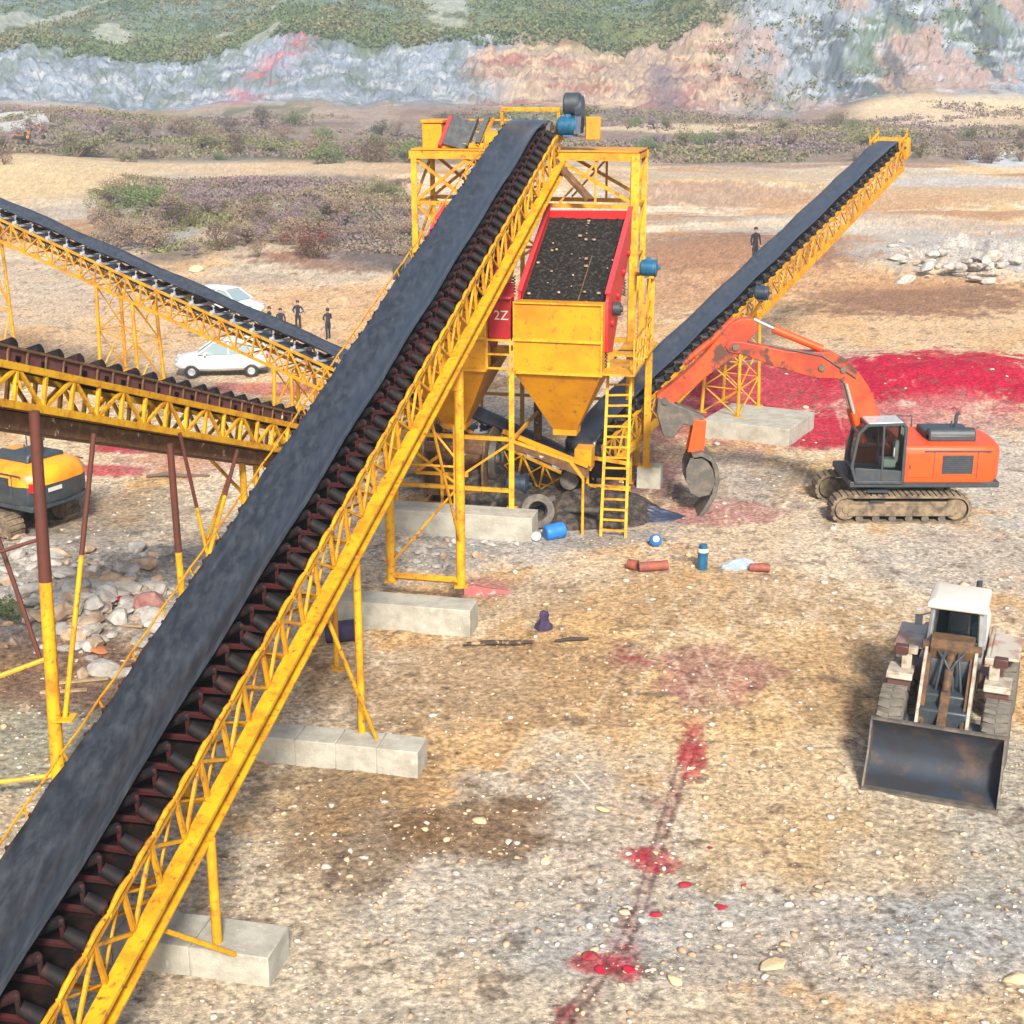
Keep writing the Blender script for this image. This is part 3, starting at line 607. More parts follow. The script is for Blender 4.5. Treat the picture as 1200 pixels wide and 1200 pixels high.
def idlers(cv, root, step, bw, tu, troof, mats, t0=.5, t1=None, wing=1.0, full=False, cap=False, rr=.08, bk=.72):
    t1 = cv.L-.5 if t1 is None else t1; o = root.location; mb = MB(); h = cv.h
    # local frame: x lateral, y along, z up; origin at belt line
    mb.box((0, 0, tu-.27), (2*h, .07, .07), mi=0)
    for sg in (-1, 1):
        mb.bar((sg*bw*.52, 0, tu-.27), (sg*bw*.56, 0, tu+troof*bk*wing), .05, .06, mi=0)
        mb.tube([(sg*bw*.18, 0, tu-.10), (sg*bw*.55, 0, tu-.10+troof*wing)], rr, 12, mi=1)
        mb.box((sg*(h-.08), 0, tu-.22), (.16, .16, .10), mi=0)
        if cap: mb.lathe((sg*(h-.0), 0, tu-.14), (1, 0, 0), [(-.05, 0), (-.05, .09), (.05, .09), (.05, 0)], 10, mi=2)
        if full and sg > 0: mb.tube([(sg*(bw*.56), .0, tu-.02), (sg*(h-.02), .0, tu-.20)], [.10, .13], 12, mi=1)
    mb.tube([(-bw*.17, 0, tu-.11), (bw*.17, 0, tu-.11)], .08, 10, mi=1)
    first = mb.build('idler', mats, root); first.matrix_local = Matrix.Translation(cv.p(t0, 0, 0)-o) @ cv.M
    n = int((t1-t0)/step)
    for i in range(1, n+1):
        c = first.copy(); S.collection.objects.link(c); c.parent = root; c.matrix_local = Matrix.Translation(cv.p(t0+i*step+random.uniform(-.05, .05), random.uniform(-.015, .015), random.uniform(-.012, .012))-o) @ cv.M @ Matrix.Rotation(R(random.uniform(-3, 3)), 4, 'Z')
def side_truss(cv, root, sg, d, bay, top, bot, diag, mt, t0=0, t1=None, name='side_truss', gussets=False, dbl=False):
    t1 = cv.L if t1 is None else t1; mb = MB(root.location); h = cv.h*sg
    mb.bar(cv.p(t0, h, d), cv.p(t1, h, d), top[0], top[1], cv.n); mb.bar(cv.p(t0, h, 0), cv.p(t1, h, 0), bot[0], bot[1], cv.n)
    n = max(2, int((t1-t0)/bay))
    for i in range(n+1):
        t = t0+(t1-t0)*i/n; mb.bar(cv.p(t, h, 0), cv.p(t, h, d), diag, diag, cv.u)
        if i < n:
            t2 = t0+(t1-t0)*(i+1)/n; a, b = (0, d) if i % 2 else (d, 0)
            mb.bar(cv.p(t, h, a), cv.p(t2, h, b), diag*.9, diag*.9, cv.r)
            if dbl: mb.bar(cv.p(t, h-.02*sg, d-a), cv.p(t2, h-.02*sg, d-b), diag*.6, diag*.6, cv.r)
    return mb.build(name, mt, root, smooth=False)
def lacing(cv, root, bay, d, wd, mt, t0=0, t1=None):
    t1 = cv.L if t1 is None else t1; mb = MB(root.location); n = max(2, int((t1-t0)/bay)); h = cv.h
    for i in range(n+1):
        t = t0+(t1-t0)*i/n
        mb.bar(cv.p(t, -h, 0), cv.p(t, h, 0), wd, wd, cv.n)
        if i < n: t2 = t0+(t1-t0)*(i+1)/n; sg = 1 if i % 2 else -1; mb.bar(cv.p(t, -h*sg, 0), cv.p(t2, h*sg, 0), wd*.7, wd*.7, cv.n)
    return mb.build('bottom_lacing', mt, root, smooth=False)
def drum(cv, root, t, up, r, w_, mt, name):
    mb = MB(root.location); a = cv.p(t, -w_/2, up); mb.lathe(a, cv.r, [(-.0, 0), (0, r), (w_, r), (w_, 0)], 20)
    mb.lathe(cv.p(t, -w_/2-.2, up), cv.r, [(0, 0), (0, .06), (w_+.4, .06), (w_+.4, 0)], 10); return mb.build(name, mt, root)
def leg(root, pts, w_, mt, name='leg', foot=True):
    mb = MB(root.location); mb.tube(pts, w_, 10) if isinstance(w_, float) else mb.bar(pts[0], pts[-1], *w_)
    if foot: f = Vector(pts[0]); mb.box(f+Vector((0, 0, .015)), (.36, .36, .03))
    return mb.build(name, mt, root)
def brace(root, prs, r, mt, name='brace'):
    mb = MB(root.location)
    for a, b in prs: mb.tube([a, b], r, 7)
    return mb.build(name, mt, root)
def motor(root, c, axis, r, L, mt, name='drive_motor'):
    mb = MB(root.location); d = Vector(axis).normalized(); c = Vector(c)
    pr = [(0, 0), (0, r*.6), (L*.06, r*.9), (L*.12, r)]
    k = 9
    for i in range(k): a = L*(.16+.6*i/k); pr += [(a, r), (a+.01, r*1.07), (a+L*.035, r*1.07), (a+L*.035+.01, r)]
    pr += [(L*.85, r), (L*.87, r*1.12), (L*.93, r*1.12), (L*.95, r*.5), (L*1.05, r*.16), (L*1.15, r*.16), (L*1.15, 0)]
    mb.lathe(c-d*L/2, d, pr, 20); up = Vector((0, 0, 1)); mb.box(c+up*r*1.05, (r*.6, r*.6, r*.5)); mb.box(c-up*r*1.05, (L*.5, L*.5, r*.16))
    return mb.build(name, mt, root)

# --- long main conveyor climbing from the lower left to the tower
XS = .2235
def main_pt(Y): return Vector((-5.12+XS*(Y-20.92), Y, 2.42+.283*(Y-20.92)))
_u = (main_pt(50)-main_pt(20)).normalized(); _r = _u.cross(Vector((0, 0, 1))).normalized()
a0 = main_pt(12.5)-_r*1.0; a1 = main_pt(51.3)-_r*1.0
mc = Conv(a0, a1, 1.0)
root = empty('belt_conveyor', (-5.5, 20.9, 0), label='long yellow belt conveyor climbing across the foreground to the top of the tower', cat='conveyor')
o_ = root.location
belt_part(mc, root, BELT, 1.36, 1.62, .27, .85, edge=.012, seed=3)
idlers(mc, root, .62, 1.30, 1.56, .30, [BRN, BLK, STL], .6, full=True, cap=False)
# right side truss with heavy channel at the bottom and a sagging cable tube on the top rail
for sg in (1, -1):
    mb = MB(o_); h = mc.h*sg
    mb.bar(mc.p(0, h, 1.18), mc.p(mc.L, h, 1.18), .07, .09, mc.n)
    n = int(mc.L/.95)
    for i in range(n+1):
        t = mc.L*i/n; mb.bar(mc.p(t, h, .3), mc.p(t, h, 1.15), .07, .07, mc.u)
        if i < n:
            t2 = mc.L*(i+1)/n; mb.bar(mc.p(t, h-.01, .32 if i % 2 else 1.13), mc.p(t2, h-.01, 1.13 if i % 2 else .32), .055, .055, mc.r)
            mb.bar(mc.p(t, h-.06*sg, 1.13 if i % 2 else .32), mc.p(t2, h-.06*sg, .32 if i % 2 else 1.13), .035, .035, mc.r)
    mb.build('side_truss', YEL, root, smooth=False)
    mb = MB(o_); L = mc.L
    mb.bar(mc.p(0, h, .18), mc.p(L, h, .18), .05, .34, mc.n)                       # channel web
    mb.bar(mc.p(0, h+.11*sg, .345), mc.p(L, h+.11*sg, .345), .27, .035, mc.n)      # flanges
    mb.bar(mc.p(0, h+.11*sg, .0), mc.p(L, h+.11*sg, .0), .27, .035, mc.n)
    mb.bar(mc.p(0, h+.235*sg, .31), mc.p(L, h+.235*sg, .31), .018, .05, mc.n)
    mb.build('channel_beam', YLT, root, smooth=False)
mb = MB(o_); n = int(mc.L/.78)
for i in range(n):
    t = i*.78; pts = [mc.p(t+.78*k/5, 1.03, 1.27+.05*math.sin(math.pi*k/5)) for k in range(6)]; mb.tube(pts, [.028, .04, .046, .046, .04, .028], 7)
    mb.tube([mc.p(t, 1.03, 1.2), mc.p(t, 1.03, 1.31)], .03, 6)
mb.build('cable_tube', YLT, root)
lacing(mc, root, 1.9, 0, .06, YEL)
mb = MB(o_); mb.bar(mc.p(0, 0, 1.02), mc.p(mc.L-.8, 0, 1.02), 1.86, .02, mc.n); mb.build('dark_fill_sheet', DRK, root, smooth=False)  # dark sheet added below the rollers to make the gap beside the belt dark
drum(mc, root, mc.L, 1.23, .36, 1.5, STD, 'head_drum')
# hazard: small handrail posts and rope on the far side
mb = MB(o_)
for i in range(0, int(mc.L/1.3)):
    t = i*1.3; mb.tube([mc.p(t, -1.0, 1.15), mc.p(t, -1.1, 1.5)], .022, 6)
pts = [mc.p(i*1.3+.65*k, -1.1, 1.5-(0 if k == 0 else .03)) for i in range(0, int(mc.L/1.3)) for k in (0, 1)]; mb.tube(pts, .022, 6); mb.build('pull_cord', YEL, root)
# legs
def y_leg(Y, side): return main_pt(Y)+_r*((.24 if Y < 22 else .13 if Y < 30 else 0) if side > 0 else -2.0)
for (Y, rad, hb) in ((20.92, .085, .55), (28.69, .085, .6), (37.55, .13, .75)):
    F1 = y_leg(Y, 1); F0 = y_leg(Y, -1)
    for q in (F1, F0): leg(root, [(q.x, q.y, hb-.05), (q.x, q.y, q.z+.05)], rad, YLT)
    dy = 1.15 if Y < 36 else 0
    if Y < 36:
        q = main_pt(Y-1.7); brace(root, [(q, (F1.x+.35, F1.y-.35, hb))], .045, YLT)
        brace(root, [((F0.x, F0.y, hb+.3), (F1.x, F1.y, F1.z-.1))], .035, YEL)
    else:
        brace(root, [((F0.x, F0.y, hb+.12), (F1.x, F1.y, hb+.12))], .10, YEL, 'tie_beam')
        brace(root, [((F0.x, F0.y, 1.2), (F1.x, F1.y, 3.6)), ((F0.x, F0.y, 4.1), (F1.x, F1.y, 4.1)), ((F0.x, F0.y, 6.6), (F1.x, F1.y, 4.2))], .035, YEL)
        brace(root, [(main_pt(34.6)+Vector((0, 0, .2)), (F1.x, F1.y, 1.9))], .04, YEL)
        mb = MB(o_)
        for zz in (F1.z-.9,): mb.prism([(F1.x-.5, F1.y, zz), (F1.x+.0, F1.y, zz), (F1.x+.0, F1.y, zz+1.1), (F1.x-.5, F1.y, zz+.95)], (0, .3, 0))
        mb.build('gusset', YBX, root, smooth=False)
# second row of thin far legs behind
for Y in (24.6, 33.0):
    F1 = y_leg(Y, -1); leg(root, [(F1.x, F1.y, hz(F1.x, F1.y)), (F1.x, F1.y, F1.z+.05)], .07, YEL)
# head drive
hd = mc.p(mc.L-.1, 1.55, 1.55); motor(root, mc.p(mc.L-.15, 1.35, 1.5), mc.r, .30, .75, BLU)
mb = MB(o_); c = mc.p(mc.L+.2, 1.62, 2.05); mb.prism([mc.p(mc.L-.55+.0, 1.72, 1.35)]+[mc.p(mc.L+.15+.42*math.cos(a), 1.72, 2.0+.42*math.sin(a)) for a in [R(200-25*i) for i in range(11)]]+[mc.p(mc.L+.1, 1.72, 1.2)], mc.r*.22)
mb.build('belt_guard', NAVY, root)
mb = MB(o_); mb.lathe(mc.p(mc.L+.15, 1.2, 2.15), mc.r, [(0, 0), (0, .34), (.05, .38), (.5, .38), (.55, .34), (.55, 0)], 18); mb.build('gearbox', EXD, root)
mb = MB(o_); mb.box(mc.p(mc.L+.1, 2.15, 1.35), (.5, .5, .75)); mb.build('switch_box', YBX, root, bevel=.02)
mb = MB(o_)                                                                         # head frame over the end of the belt
for l in (-.98, 1.0): mb.bar(mc.p(mc.L+.1, l, 1.1), mc.p(mc.L+.1, l, 1.95), .1, .1, mc.u)
mb.bar(mc.p(mc.L+.1, -.98, 1.98), mc.p(mc.L+.1, 1.05, 1.98), .14, .10, mc.n); mb.box(mc.p(mc.L+.65, 0, 1.0), (2.0, .5, .5)); mb.build('head_frame', YLT, root, smooth=False)
# dark limit switch box on the far side
mb = MB(o_); q = mc.p(29.2, -1.25, 1.2); mb.box(q, (.3, .35, .4)); mb.bar(q, mc.p(29.2, -.95, 1.1), .06); mb.build('switch_box', EXD, root)

# --- left upper conveyor (discharges from under the hoppers out to the left)
A0 = Vector((2.0, 47.6, .30)); A1 = Vector((-26.5, 67.55, 8.3))
ca = Conv(A0, A1, .62)
root = empty('belt_conveyor', (-16.4, 60.4, 0), label='yellow lattice belt conveyor rising to the upper left, white cars behind it', cat='conveyor')
belt_part(ca, root, BELT2, 1.05, 1.25, .2, .75, r=.2, seed=5); idlers(ca, root, 1.1, 1.0, 1.2, .2, [STL, BLK, STL], cap=True)
for sg in (1, -1): side_truss(ca, root, sg, .95, .9, (.08, .09), (.09, .1), .06, YEL, dbl=True)
lacing(ca, root, 1.8, 0, .05, YEL); drum(ca, root, 0, 1.0, .26, 1.1, STD, 'tail_drum')
def stand(root, cv, t, w_, spread, mt, zf=None, bays=2, foot=True, up=0):
    tops = [cv.p(t-w_/2, -cv.h, up), cv.p(t-w_/2, cv.h, up), cv.p(t+w_/2, cv.h, up), cv.p(t+w_/2, -cv.h, up)]
    c = cv.p(t, 0, 0); feet = []
    for q in tops:
        d = Vector((q.x-c.x, q.y-c.y, 0)); f = Vector((c.x, c.y, 0))+d*spread; f.z = hz(f.x, f.y) if zf is None else zf; feet.append(f)
    for q, f in zip(tops, feet): leg(root, [f, q], .075, mt, foot=foot)
    prs = []
    for k in range(4):
        a, b, c2, d2 = feet[k], feet[(k+1) % 4], tops[(k+1) % 4], tops[k]
        for i in range(bays):
            f0, f1 = i/bays, (i+1)/bays; prs.append((a.lerp(d2, f0), b.lerp(c2, f1))); prs.append((a.lerp(d2, f1), b.lerp(c2, f1)))
            if k % 2 == 0: prs.append((b.lerp(c2, f0), a.lerp(d2, f1)))
    brace(root, prs, .03, mt)
stand(root, ca, 22.6, 2.2, 1.15, YEL, bays=3); stand(root, ca, 13.0, .9, 1.2, YEL); stand(root, ca, 32.5, 1.6, 1.2, YEL)
mb = MB(root.location); mb.box(ca.p(19.2, .75, .75), (1.3, .5, .6), ca.M.to_3x3()); mb.build('drive_guard', mat('rusty_guard_yellow', (.35, .22, .05), .7, 0, (.12, .07, .03), 4, (.4, .6)), root, bevel=.02)

# --- near left conveyor without a top belt
b0 = Vector((-9.4, 26.8, 8.3)); bd = Vector((.277, 1, -.342)); rB = bd.cross(Vector((0, 0, 1))).normalized()
B0 = b0+bd*15.2-rB*.75; B1 = b0-bd*9-rB*.75        # tail near the tower, head beyond the left edge
cb_ = Conv(B1, B0, .75)
root = empty('belt_conveyor', (-9.9, 27.2, 0), label='nearer left yellow truss conveyor with bare black idler rollers and rust brown underside', cat='conveyor')
belt_part(cb_, root, DRK, 1.0, .72, .05, -.1, r=.3, seed=8)
idlers(cb_, root, .78, 1.15, 1.10, .16, [DRK, BLK], rr=.13, bk=-.3)
for sg in (1, -1): side_truss(cb_, root, sg, .72, .95, (.10, .14), (.10, .15), .075, YLT)
for sg in (1, -1):
    mb = MB(root.location); h = (cb_.h+.02)*sg; n = int(cb_.L/.62)
    mb.bar(cb_.p(0, h, 1.06), cb_.p(cb_.L, h, 1.06), .04, .05, cb_.n, mi=1)
    for i in range(n+1): mb.bar(cb_.p(cb_.L*i/n, h, .75), cb_.p(cb_.L*i/n, h, 1.04), .035, .035, cb_.u, mi=1)
    mb.bar(cb_.p(0, h-.05*sg, .9), cb_.p(cb_.L, h-.05*sg, .9), .015, .28, cb_.n, mi=0)
    mb.build('roller_guard', [mat('maroon_guard_plate', (.10, .03, .025), .8, 0, (.05, .02, .02), 4), RUSTY], root, smooth=False)
mb = MB(root.location)
mb.bar(cb_.p(0, .45, -.28), cb_.p(cb_.L, .45, -.28), .04, .36, cb_.n); mb.bar(cb_.p(0, -.45, -.28), cb_.p(cb_.L, -.45, -.28), .04, .36, cb_.n); mb.bar(cb_.p(0, 0, -.46), cb_.p(cb_.L, 0, -.46), .9, .03, cb_.n)
mb.build('return_tray', RUSTY, root, smooth=False)
lacing(cb_, root, 1.6, 0, .06, YEL); drum(cb_, root, cb_.L, .4, .28, 1.2, STD, 'tail_drum')
def two_tone_leg(root, a, b, r0, r1, k=.42):
    a, b = Vector(a), Vector(b); m_ = a.lerp(b, 1-k); mb = MB(root.location)
    mb.tube([a, m_], [r0, (r0+r1)/2], 10, mi=0); mb.tube([m_, b], [(r0+r1)/2*1.01, r1], 10, mi=1); mb.box(a+Vector((0, 0, .015)), (.4, .4, .03), mi=0)
    return mb.build('leg', [YLT, RUST], root)
f0 = G(70, 935); T0 = GY(40, 482, 26.9)
two_tone_leg(root, f0, T0, .15, .105); q = GY(110, 508, 27.9); m_ = GY(76, 842, 26.85)
two_tone_leg(root, m_, q, .055, .05)
q0 = GY(0, 637, 27.3); m0 = GY(47, 772, 26.9); lf = G(-75, 950); brace(root, [(q0+(q0-m0)*.9, m0)], .05, RUST)
two_tone_leg(root, lf, lf+Vector((-.1, 0, 8.9)), .13, .10)
brace(root, [(GY(52, 773, 26.85), lf+Vector((0, 0, 2.35)))], .05, YLT); brace(root, [(GY(66, 908, 26.8), lf+Vector((0, 0, .45)))], .05, YLT); brace(root, [(GY(46, 632, 26.9), lf+Vector((-.05, 0, 4.9)))], .04, RUST)
# second leg pair
t2 = GY(199, 520, 32.0); two_tone_leg(root, (t2.x+.05, 32.0, 0), t2, .085, .08); t3 = GY(240, 528, 33.4)
two_tone_leg(root, (t2.x+.8, 33.6, 0), (t2.x+.1, 32.6, t2.z+.1), .045, .045, .3); 
two_tone_leg(root, GY(240, 668, 32.3), GY(278, 528, 35.4), .05, .05, .4)
t4 = GY(283, 528, 37.2); leg(root, [(t4.x, t4.y, 0), t4], .09, YLT); t5 = GY(299, 532, 38.0); leg(root, [(t5.x, t5.y, 0), t5], .08, YEL)
brace(root, [(GY(234, 525, 37.6), GY(296, 590, 38.0)), (GY(268, 560, 37.6), GY(240, 640, 38))], .05, YLT)

# --- right conveyor
C0 = Vector((2.6, 48.2, 1.0)); C1 = Vector((19.25, 75.8, 9.35)); cc = Conv(C0, C1, .7)
root = empty('belt_conveyor', (10.1, 57.7, 0), label='yellow belt conveyor rising away to the upper right behind the orange excavator', cat='conveyor')
belt_part(cc, root, BELT2, 1.15, 1.35, .2, .8, r=.22, seed=9); idlers(cc, root, .8, 1.1, 1.3, .22, [STD, BLK], full=True)
for sg in (1, -1): side_truss(cc, root, sg, 1.05, .85, (.09, .10), (.12, .26), .065, YEL, dbl=True)
lacing(cc, root, 1.7, 0, .05, YEL); drum(cc, root, cc.L, 1.05, .3, 1.3, STD, 'head_drum')
mb = MB(root.location); mb.box(cc.p(cc.L+.35, 0, .9), (1.7, .7, .9), cc.M.to_3x3()); mb.bar(cc.p(cc.L-.8, .75, 1.5), cc.p(cc.L+.5, .75, 1.6), .08); mb.bar(cc.p(cc.L-.8, -.75, 1.5), cc.p(cc.L+.5, -.75, 1.6), .08)
for t in (-.8, .4): mb.bar(cc.p(cc.L+t, .75, 1.0), cc.p(cc.L+t, .75, 1.9), .07); mb.bar(cc.p(cc.L+t, -.75, 1.0), cc.p(cc.L+t, -.75, 1.9), .07)
mb.build('head_frame', YLT, root, smooth=False)
tt = (Vector((10.2, 58.2, 0))-Vector((C0.x, C0.y, 0))).length/math.hypot(cc.u.x, cc.u.y)
stand(root, cc, tt, 2.0, 1.15, YEL, zf=.68, bays=3)
motor(root, GY(893, 343, 57.3), (1, -.3, 0), .26, .6, NAVY); mb = MB(root.location); mq = GY(893, 343, 57.3); mb.bar(mq+Vector((0, 0, -.32)), cc.p(tt-.3, .7, .2), .1); mb.build('motor_bracket', YEL, root)

# ------------------------------------------------------------------ screening tower
O = Vector((1.36, 44.7, 0))
def TW(a, b, z): return O+E1*a+E2*b+Vector((0, 0, z))
RT = Matrix((E1, E2, Vector((0, 0, 1)))).transposed()
root = empty('screening_tower', tuple(O), label='yellow steel screening tower with two hoppers and lattice head frame', cat='tower'); o_ = root.location
def tbar(mb, a, b, w_, h=None, mi=None): mb.bar(TW(*a), TW(*b), w_, h or w_, mi=mi)
def tbox(mb, c, d, mi=None): mb.box(TW(*c), d, RT, mi)
# posts
for (a, b, z0, z1, w_) in ((-1.33, -.35, .75, 5.2, .17), (-5.2, -.35, .75, 5.2, .17), (-3.2, -.35, .75, 3.4, .10), (2.2, 5.75, .75, 7.6, .24), (-6.3, 6.2, 0, 11.45, .2), (1.5, 6.2, 0, 11.45, .28), (-2.4, 6.2, 0, 11.3, .16),
                           (-6.3, 8.6, 0, 11.3, .18), (1.5, 8.6, 0, 11.3, .2), (-1.35, 3.9, 0, 5.2, .28)):
    mb = MB(o_); tbar(mb, (a, b, z0), (a, b, z1), w_); mb.box(TW(a, b, z0+.02), (w_*2, w_*2, .04), RT)
    mb.build('post', RUSTY if (a, b) == (-1.35, 3.9) else YLT, root, smooth=False)
mb = MB(o_)
for z in (3.05, 1.35): tbar(mb, (-5.2, -.35, z), (-1.33, -.35, z), .12)
tbar(mb, (-3.2, -.35, 1.6), (-1.4, -.35, 2.9), .07); tbar(mb, (-5.1, -.35, 2.9), (-3.2, -.35, 1.5), .07)
tbar(mb, (-1.33, -.35, 3.0), (.55, -.3, 2.45), .09); tbar(mb, (.55, -.3, 2.45), (.98, -.3, 1.9), .09); tbar(mb, (.98, -.3, 0), (.98, -.3, 1.9), .08)
for a in (-5.2, -1.33): tbar(mb, (a, -.35, 5.15), (a, 6.2, 5.15), .16); tbar(mb, (a, -.35, 3.0), (a, 6.2, 3.0), .09)
for b in (3.9, 6.2): tbar(mb, (-6.3, b, 5.15), (2.2, b, 5.15), .16)
tbar(mb, (-6.3, 6.2, 3.0), (1.5, 6.2, 3.0), .1); tbar(mb, (-3.9, 6.2, 0), (-3.9, 6.2, 5.1), .10); tbar(mb, (-.6, 6.2, 0), (-.6, 6.2, 5.1), .10); tbar(mb, (-.2, 6.2, 0), (-.2, 6.2, 5.1), .06)
tbar(mb, (2.2, 5.75, 7.5), (1.5, 6.2, 7.5), .12); tbar(mb, (2.2, 5.75, 5.1), (1.5, 6.2, 5.1), .14)
mb.build('base_frame', YEL, root, smooth=False)
mb = MB(o_)
for b in (6.2, 8.6):
    tbar(mb, (-6.45, b, 11.4), (1.65, b, 11.4), .2, .26); tbar(mb, (-6.3, b, 9.75), (1.5, b, 9.75), .12, .14); tbar(mb, (-6.3, b, 8.0), (-2.4, b, 8.0), .1)
    for a0_, a1_ in ((-6.2, -4.4), (-4.4, -2.5)):
        tbar(mb, (a0_, b, 9.85), (a1_, b, 11.25), .10); tbar(mb, (a0_, b+.03, 11.25), (a1_, b+.03, 9.85), .10); tbar(mb, (a0_, b, 8.1), (a1_, b, 9.65), .07); tbar(mb, (a0_, b+.03, 9.65), (a1_, b+.03, 8.1), .07)
    tbar(mb, (-1.1, b, 11.25), (1.4, b, 9.9), .11); tbar(mb, (-1.1, b, 9.85), (.2, b, 11.25), .07); tbar(mb, (.15, b, 9.8), (.15, b, 11.3), .08)
    tbar(mb, (-4.4, b, 8.0), (-4.4, b, 11.3), .09)
for a in (-6.3, -2.4, 1.5):
    tbar(mb, (a, 6.2, 11.4), (a, 8.6, 11.4), .18); tbar(mb, (a, 6.2, 9.75), (a, 8.6, 9.75), .1); tbar(mb, (a, 6.2, 9.8), (a, 8.6, 11.3), .08); tbar(mb, (a, 6.2, 8.1), (a, 8.6, 9.6), .08); tbar(mb, (a, 6.2, 5.2), (a, 8.6, 8.0), .08); tbar(mb, (a, 6.2, 8.0), (a, 8.6, 8.0), .08)
mb.build('head_frame', YEL, root, smooth=False)
mb = MB(o_); tbox(mb, (-2.4, 7.4, 11.58), (8.0, 2.4, .05)); mb.build('platform', YBX, root, smooth=False)
mb = MB(o_)
for a in (-6.3, -5.2, -4.2, -3.4): tbar(mb, (a, 8.55, 11.6), (a, 8.55, 12.5), .05)
tbar(mb, (-6.3, 8.55, 12.5), (-3.3, 8.55, 12.5), .06); tbar(mb, (-6.3, 8.55, 12.1), (-3.3, 8.55, 12.1), .04)
mb.build('guard_rail', YEL, root, smooth=False)
mb = MB(o_); tbar(mb, (-1.25, 5.9, 11.3), (.15, 5.2, 10.05), .34, .12); mb.build('chute', RUSTY, root, smooth=False)
# machines on the left of the platform
mb = MB(o_); tbox(mb, (-5.75, 7.0, 12.0), (.7, .8, .85)); tbox(mb, (-5.75, 7.0, 12.5), (.8, .9, .12)); mb.build('motor_housing', YBX, root, bevel=.03)
mb = MB(o_); M_ = RT @ Matrix.Rotation(R(14), 3, 'Y') @ Matrix.Rotation(R(-35), 3, 'X'); mb.box(TW(-4.85, 6.9, 12.1), (.9, .1, 1.15), M_, 0); mb.box(TW(-5.33, 6.9, 12.1), (.12, .35, 1.2), M_, 1); mb.box(TW(-4.36, 6.9, 12.1), (.07, .35, 1.2), M_, 2)
mb.build('grey_cover_panel', [BELT, RED, EXD], root, smooth=False)
mb = MB(o_); mb.box(TW(-4.0, 7.0, 12.15), (.16, .4, 1.1), M_, 0); tbox(mb, (-3.5, 7.0, 11.9), (.7, .7, .5), 1); tbox(mb, (-4.3, 6.9, 11.7), (2.4, .5, .16), 1); tbar(mb, (-4.1, 6.6, 11.7), (-3.7, 7.4, 12.6), .09, mi=1); mb.build('chute_linkage', [EXD, YEL], root, smooth=False)
# hoppers
def hopper(a0_, a1_):
    mb = MB(o_); zt, zb = 5.15, 3.0; am = (a0_+a1_)/2
    t = [TW(a0_, 0, zt), TW(a1_, 0, zt), TW(a1_, 3.7, zt), TW(a0_, 3.7, zt)]; b = [TW(am-.38, 1.4, zb), TW(am+.38, 1.4, zb), TW(am+.38, 2.2, zb), TW(am-.38, 2.2, zb)]
    mb.add(t+b, [(0, 1, 5, 4), (1, 2, 6, 5), (2, 3, 7, 6), (3, 0, 4, 7)]); tbox(mb, (am, 1.8, zb-.08), (.78, .82, .18))
    h = mb.build('hopper', YBX, root, smooth=False)
    mb = MB(o_)
    for z in (zt+.02, 6.2): tbox(mb, (am, -.03, z), (a1_-a0_+.08, .10, .09))
    tbox(mb, (am, -.03, 7.36), (a1_-a0_+.06, .08, .05)); tbox(mb, (a0_, -.02, 6.25), (.05, .08, 2.2)); tbox(mb, (a1_, -.02, 6.25), (.05, .08, 2.2)); mb.build('stiffener', YLT, root, smooth=False)
    mb = MB(o_); tbox(mb, (am, .35, 6.27), (a1_-a0_, .7, 2.16)); return mb.build('discharge_box', YBX, root, smooth=False, bevel=.015)
hopper(-1.33, 1.45); hopper(-5.1, -2.25)
mb = MB(o_)                                                     # small barred opening between the boxes
for z in (5.25, 5.7, 6.15): tbar(mb, (-2.2, -.02, z), (-1.45, -.02, z), .06)
for a in (-2.2, -1.45): tbar(mb, (a, -.02, 5.2), (a, -.02, 6.2), .06)
mb.build('grating', YLT, root, smooth=False)
mb = MB(o_); tbox(mb, (1.95, 1.2, 5.2), (1.1, 2.4, .06)); tbox(mb, (1.95, 4.4, 5.2), (1.1, 2.6, .06)); mb.build('walkway', YEL, root, smooth=False)
mb = MB(o_)
for a, b in ((2.45, .1), (2.45, 1.4), (2.45, 2.8), (2.45, 4.2), (2.3, 5.4)): tbar(mb, (a, b, 5.2), (a, b, 6.3), .05)
for z in (5.75, 6.3): tbar(mb, (2.45, .1, z), (2.45, 4.2, z), .05); tbar(mb, (2.45, 4.2, z), (2.3, 5.4, z+.5), .05)
for b in (.4, 1.1, 1.8, 2.5, 3.2): tbar(mb, (2.45, b, 5.2), (2.45, b+.7, 6.3), .035)
tbar(mb, (2.2, 5.6, 7.5), (2.45, 2.2, 6.3), .06); mb.build('guard_rail', YEL, root, smooth=False)
mq = TW(2.15, 5.5, 7.8); motor(root, mq, E1, .27, .62, BLU, 'motor'); mb = MB(o_); tbox(mb, (2.1, 5.6, 7.5), (.5, .5, .08)); mb.build('motor_bracket', YLT, root)

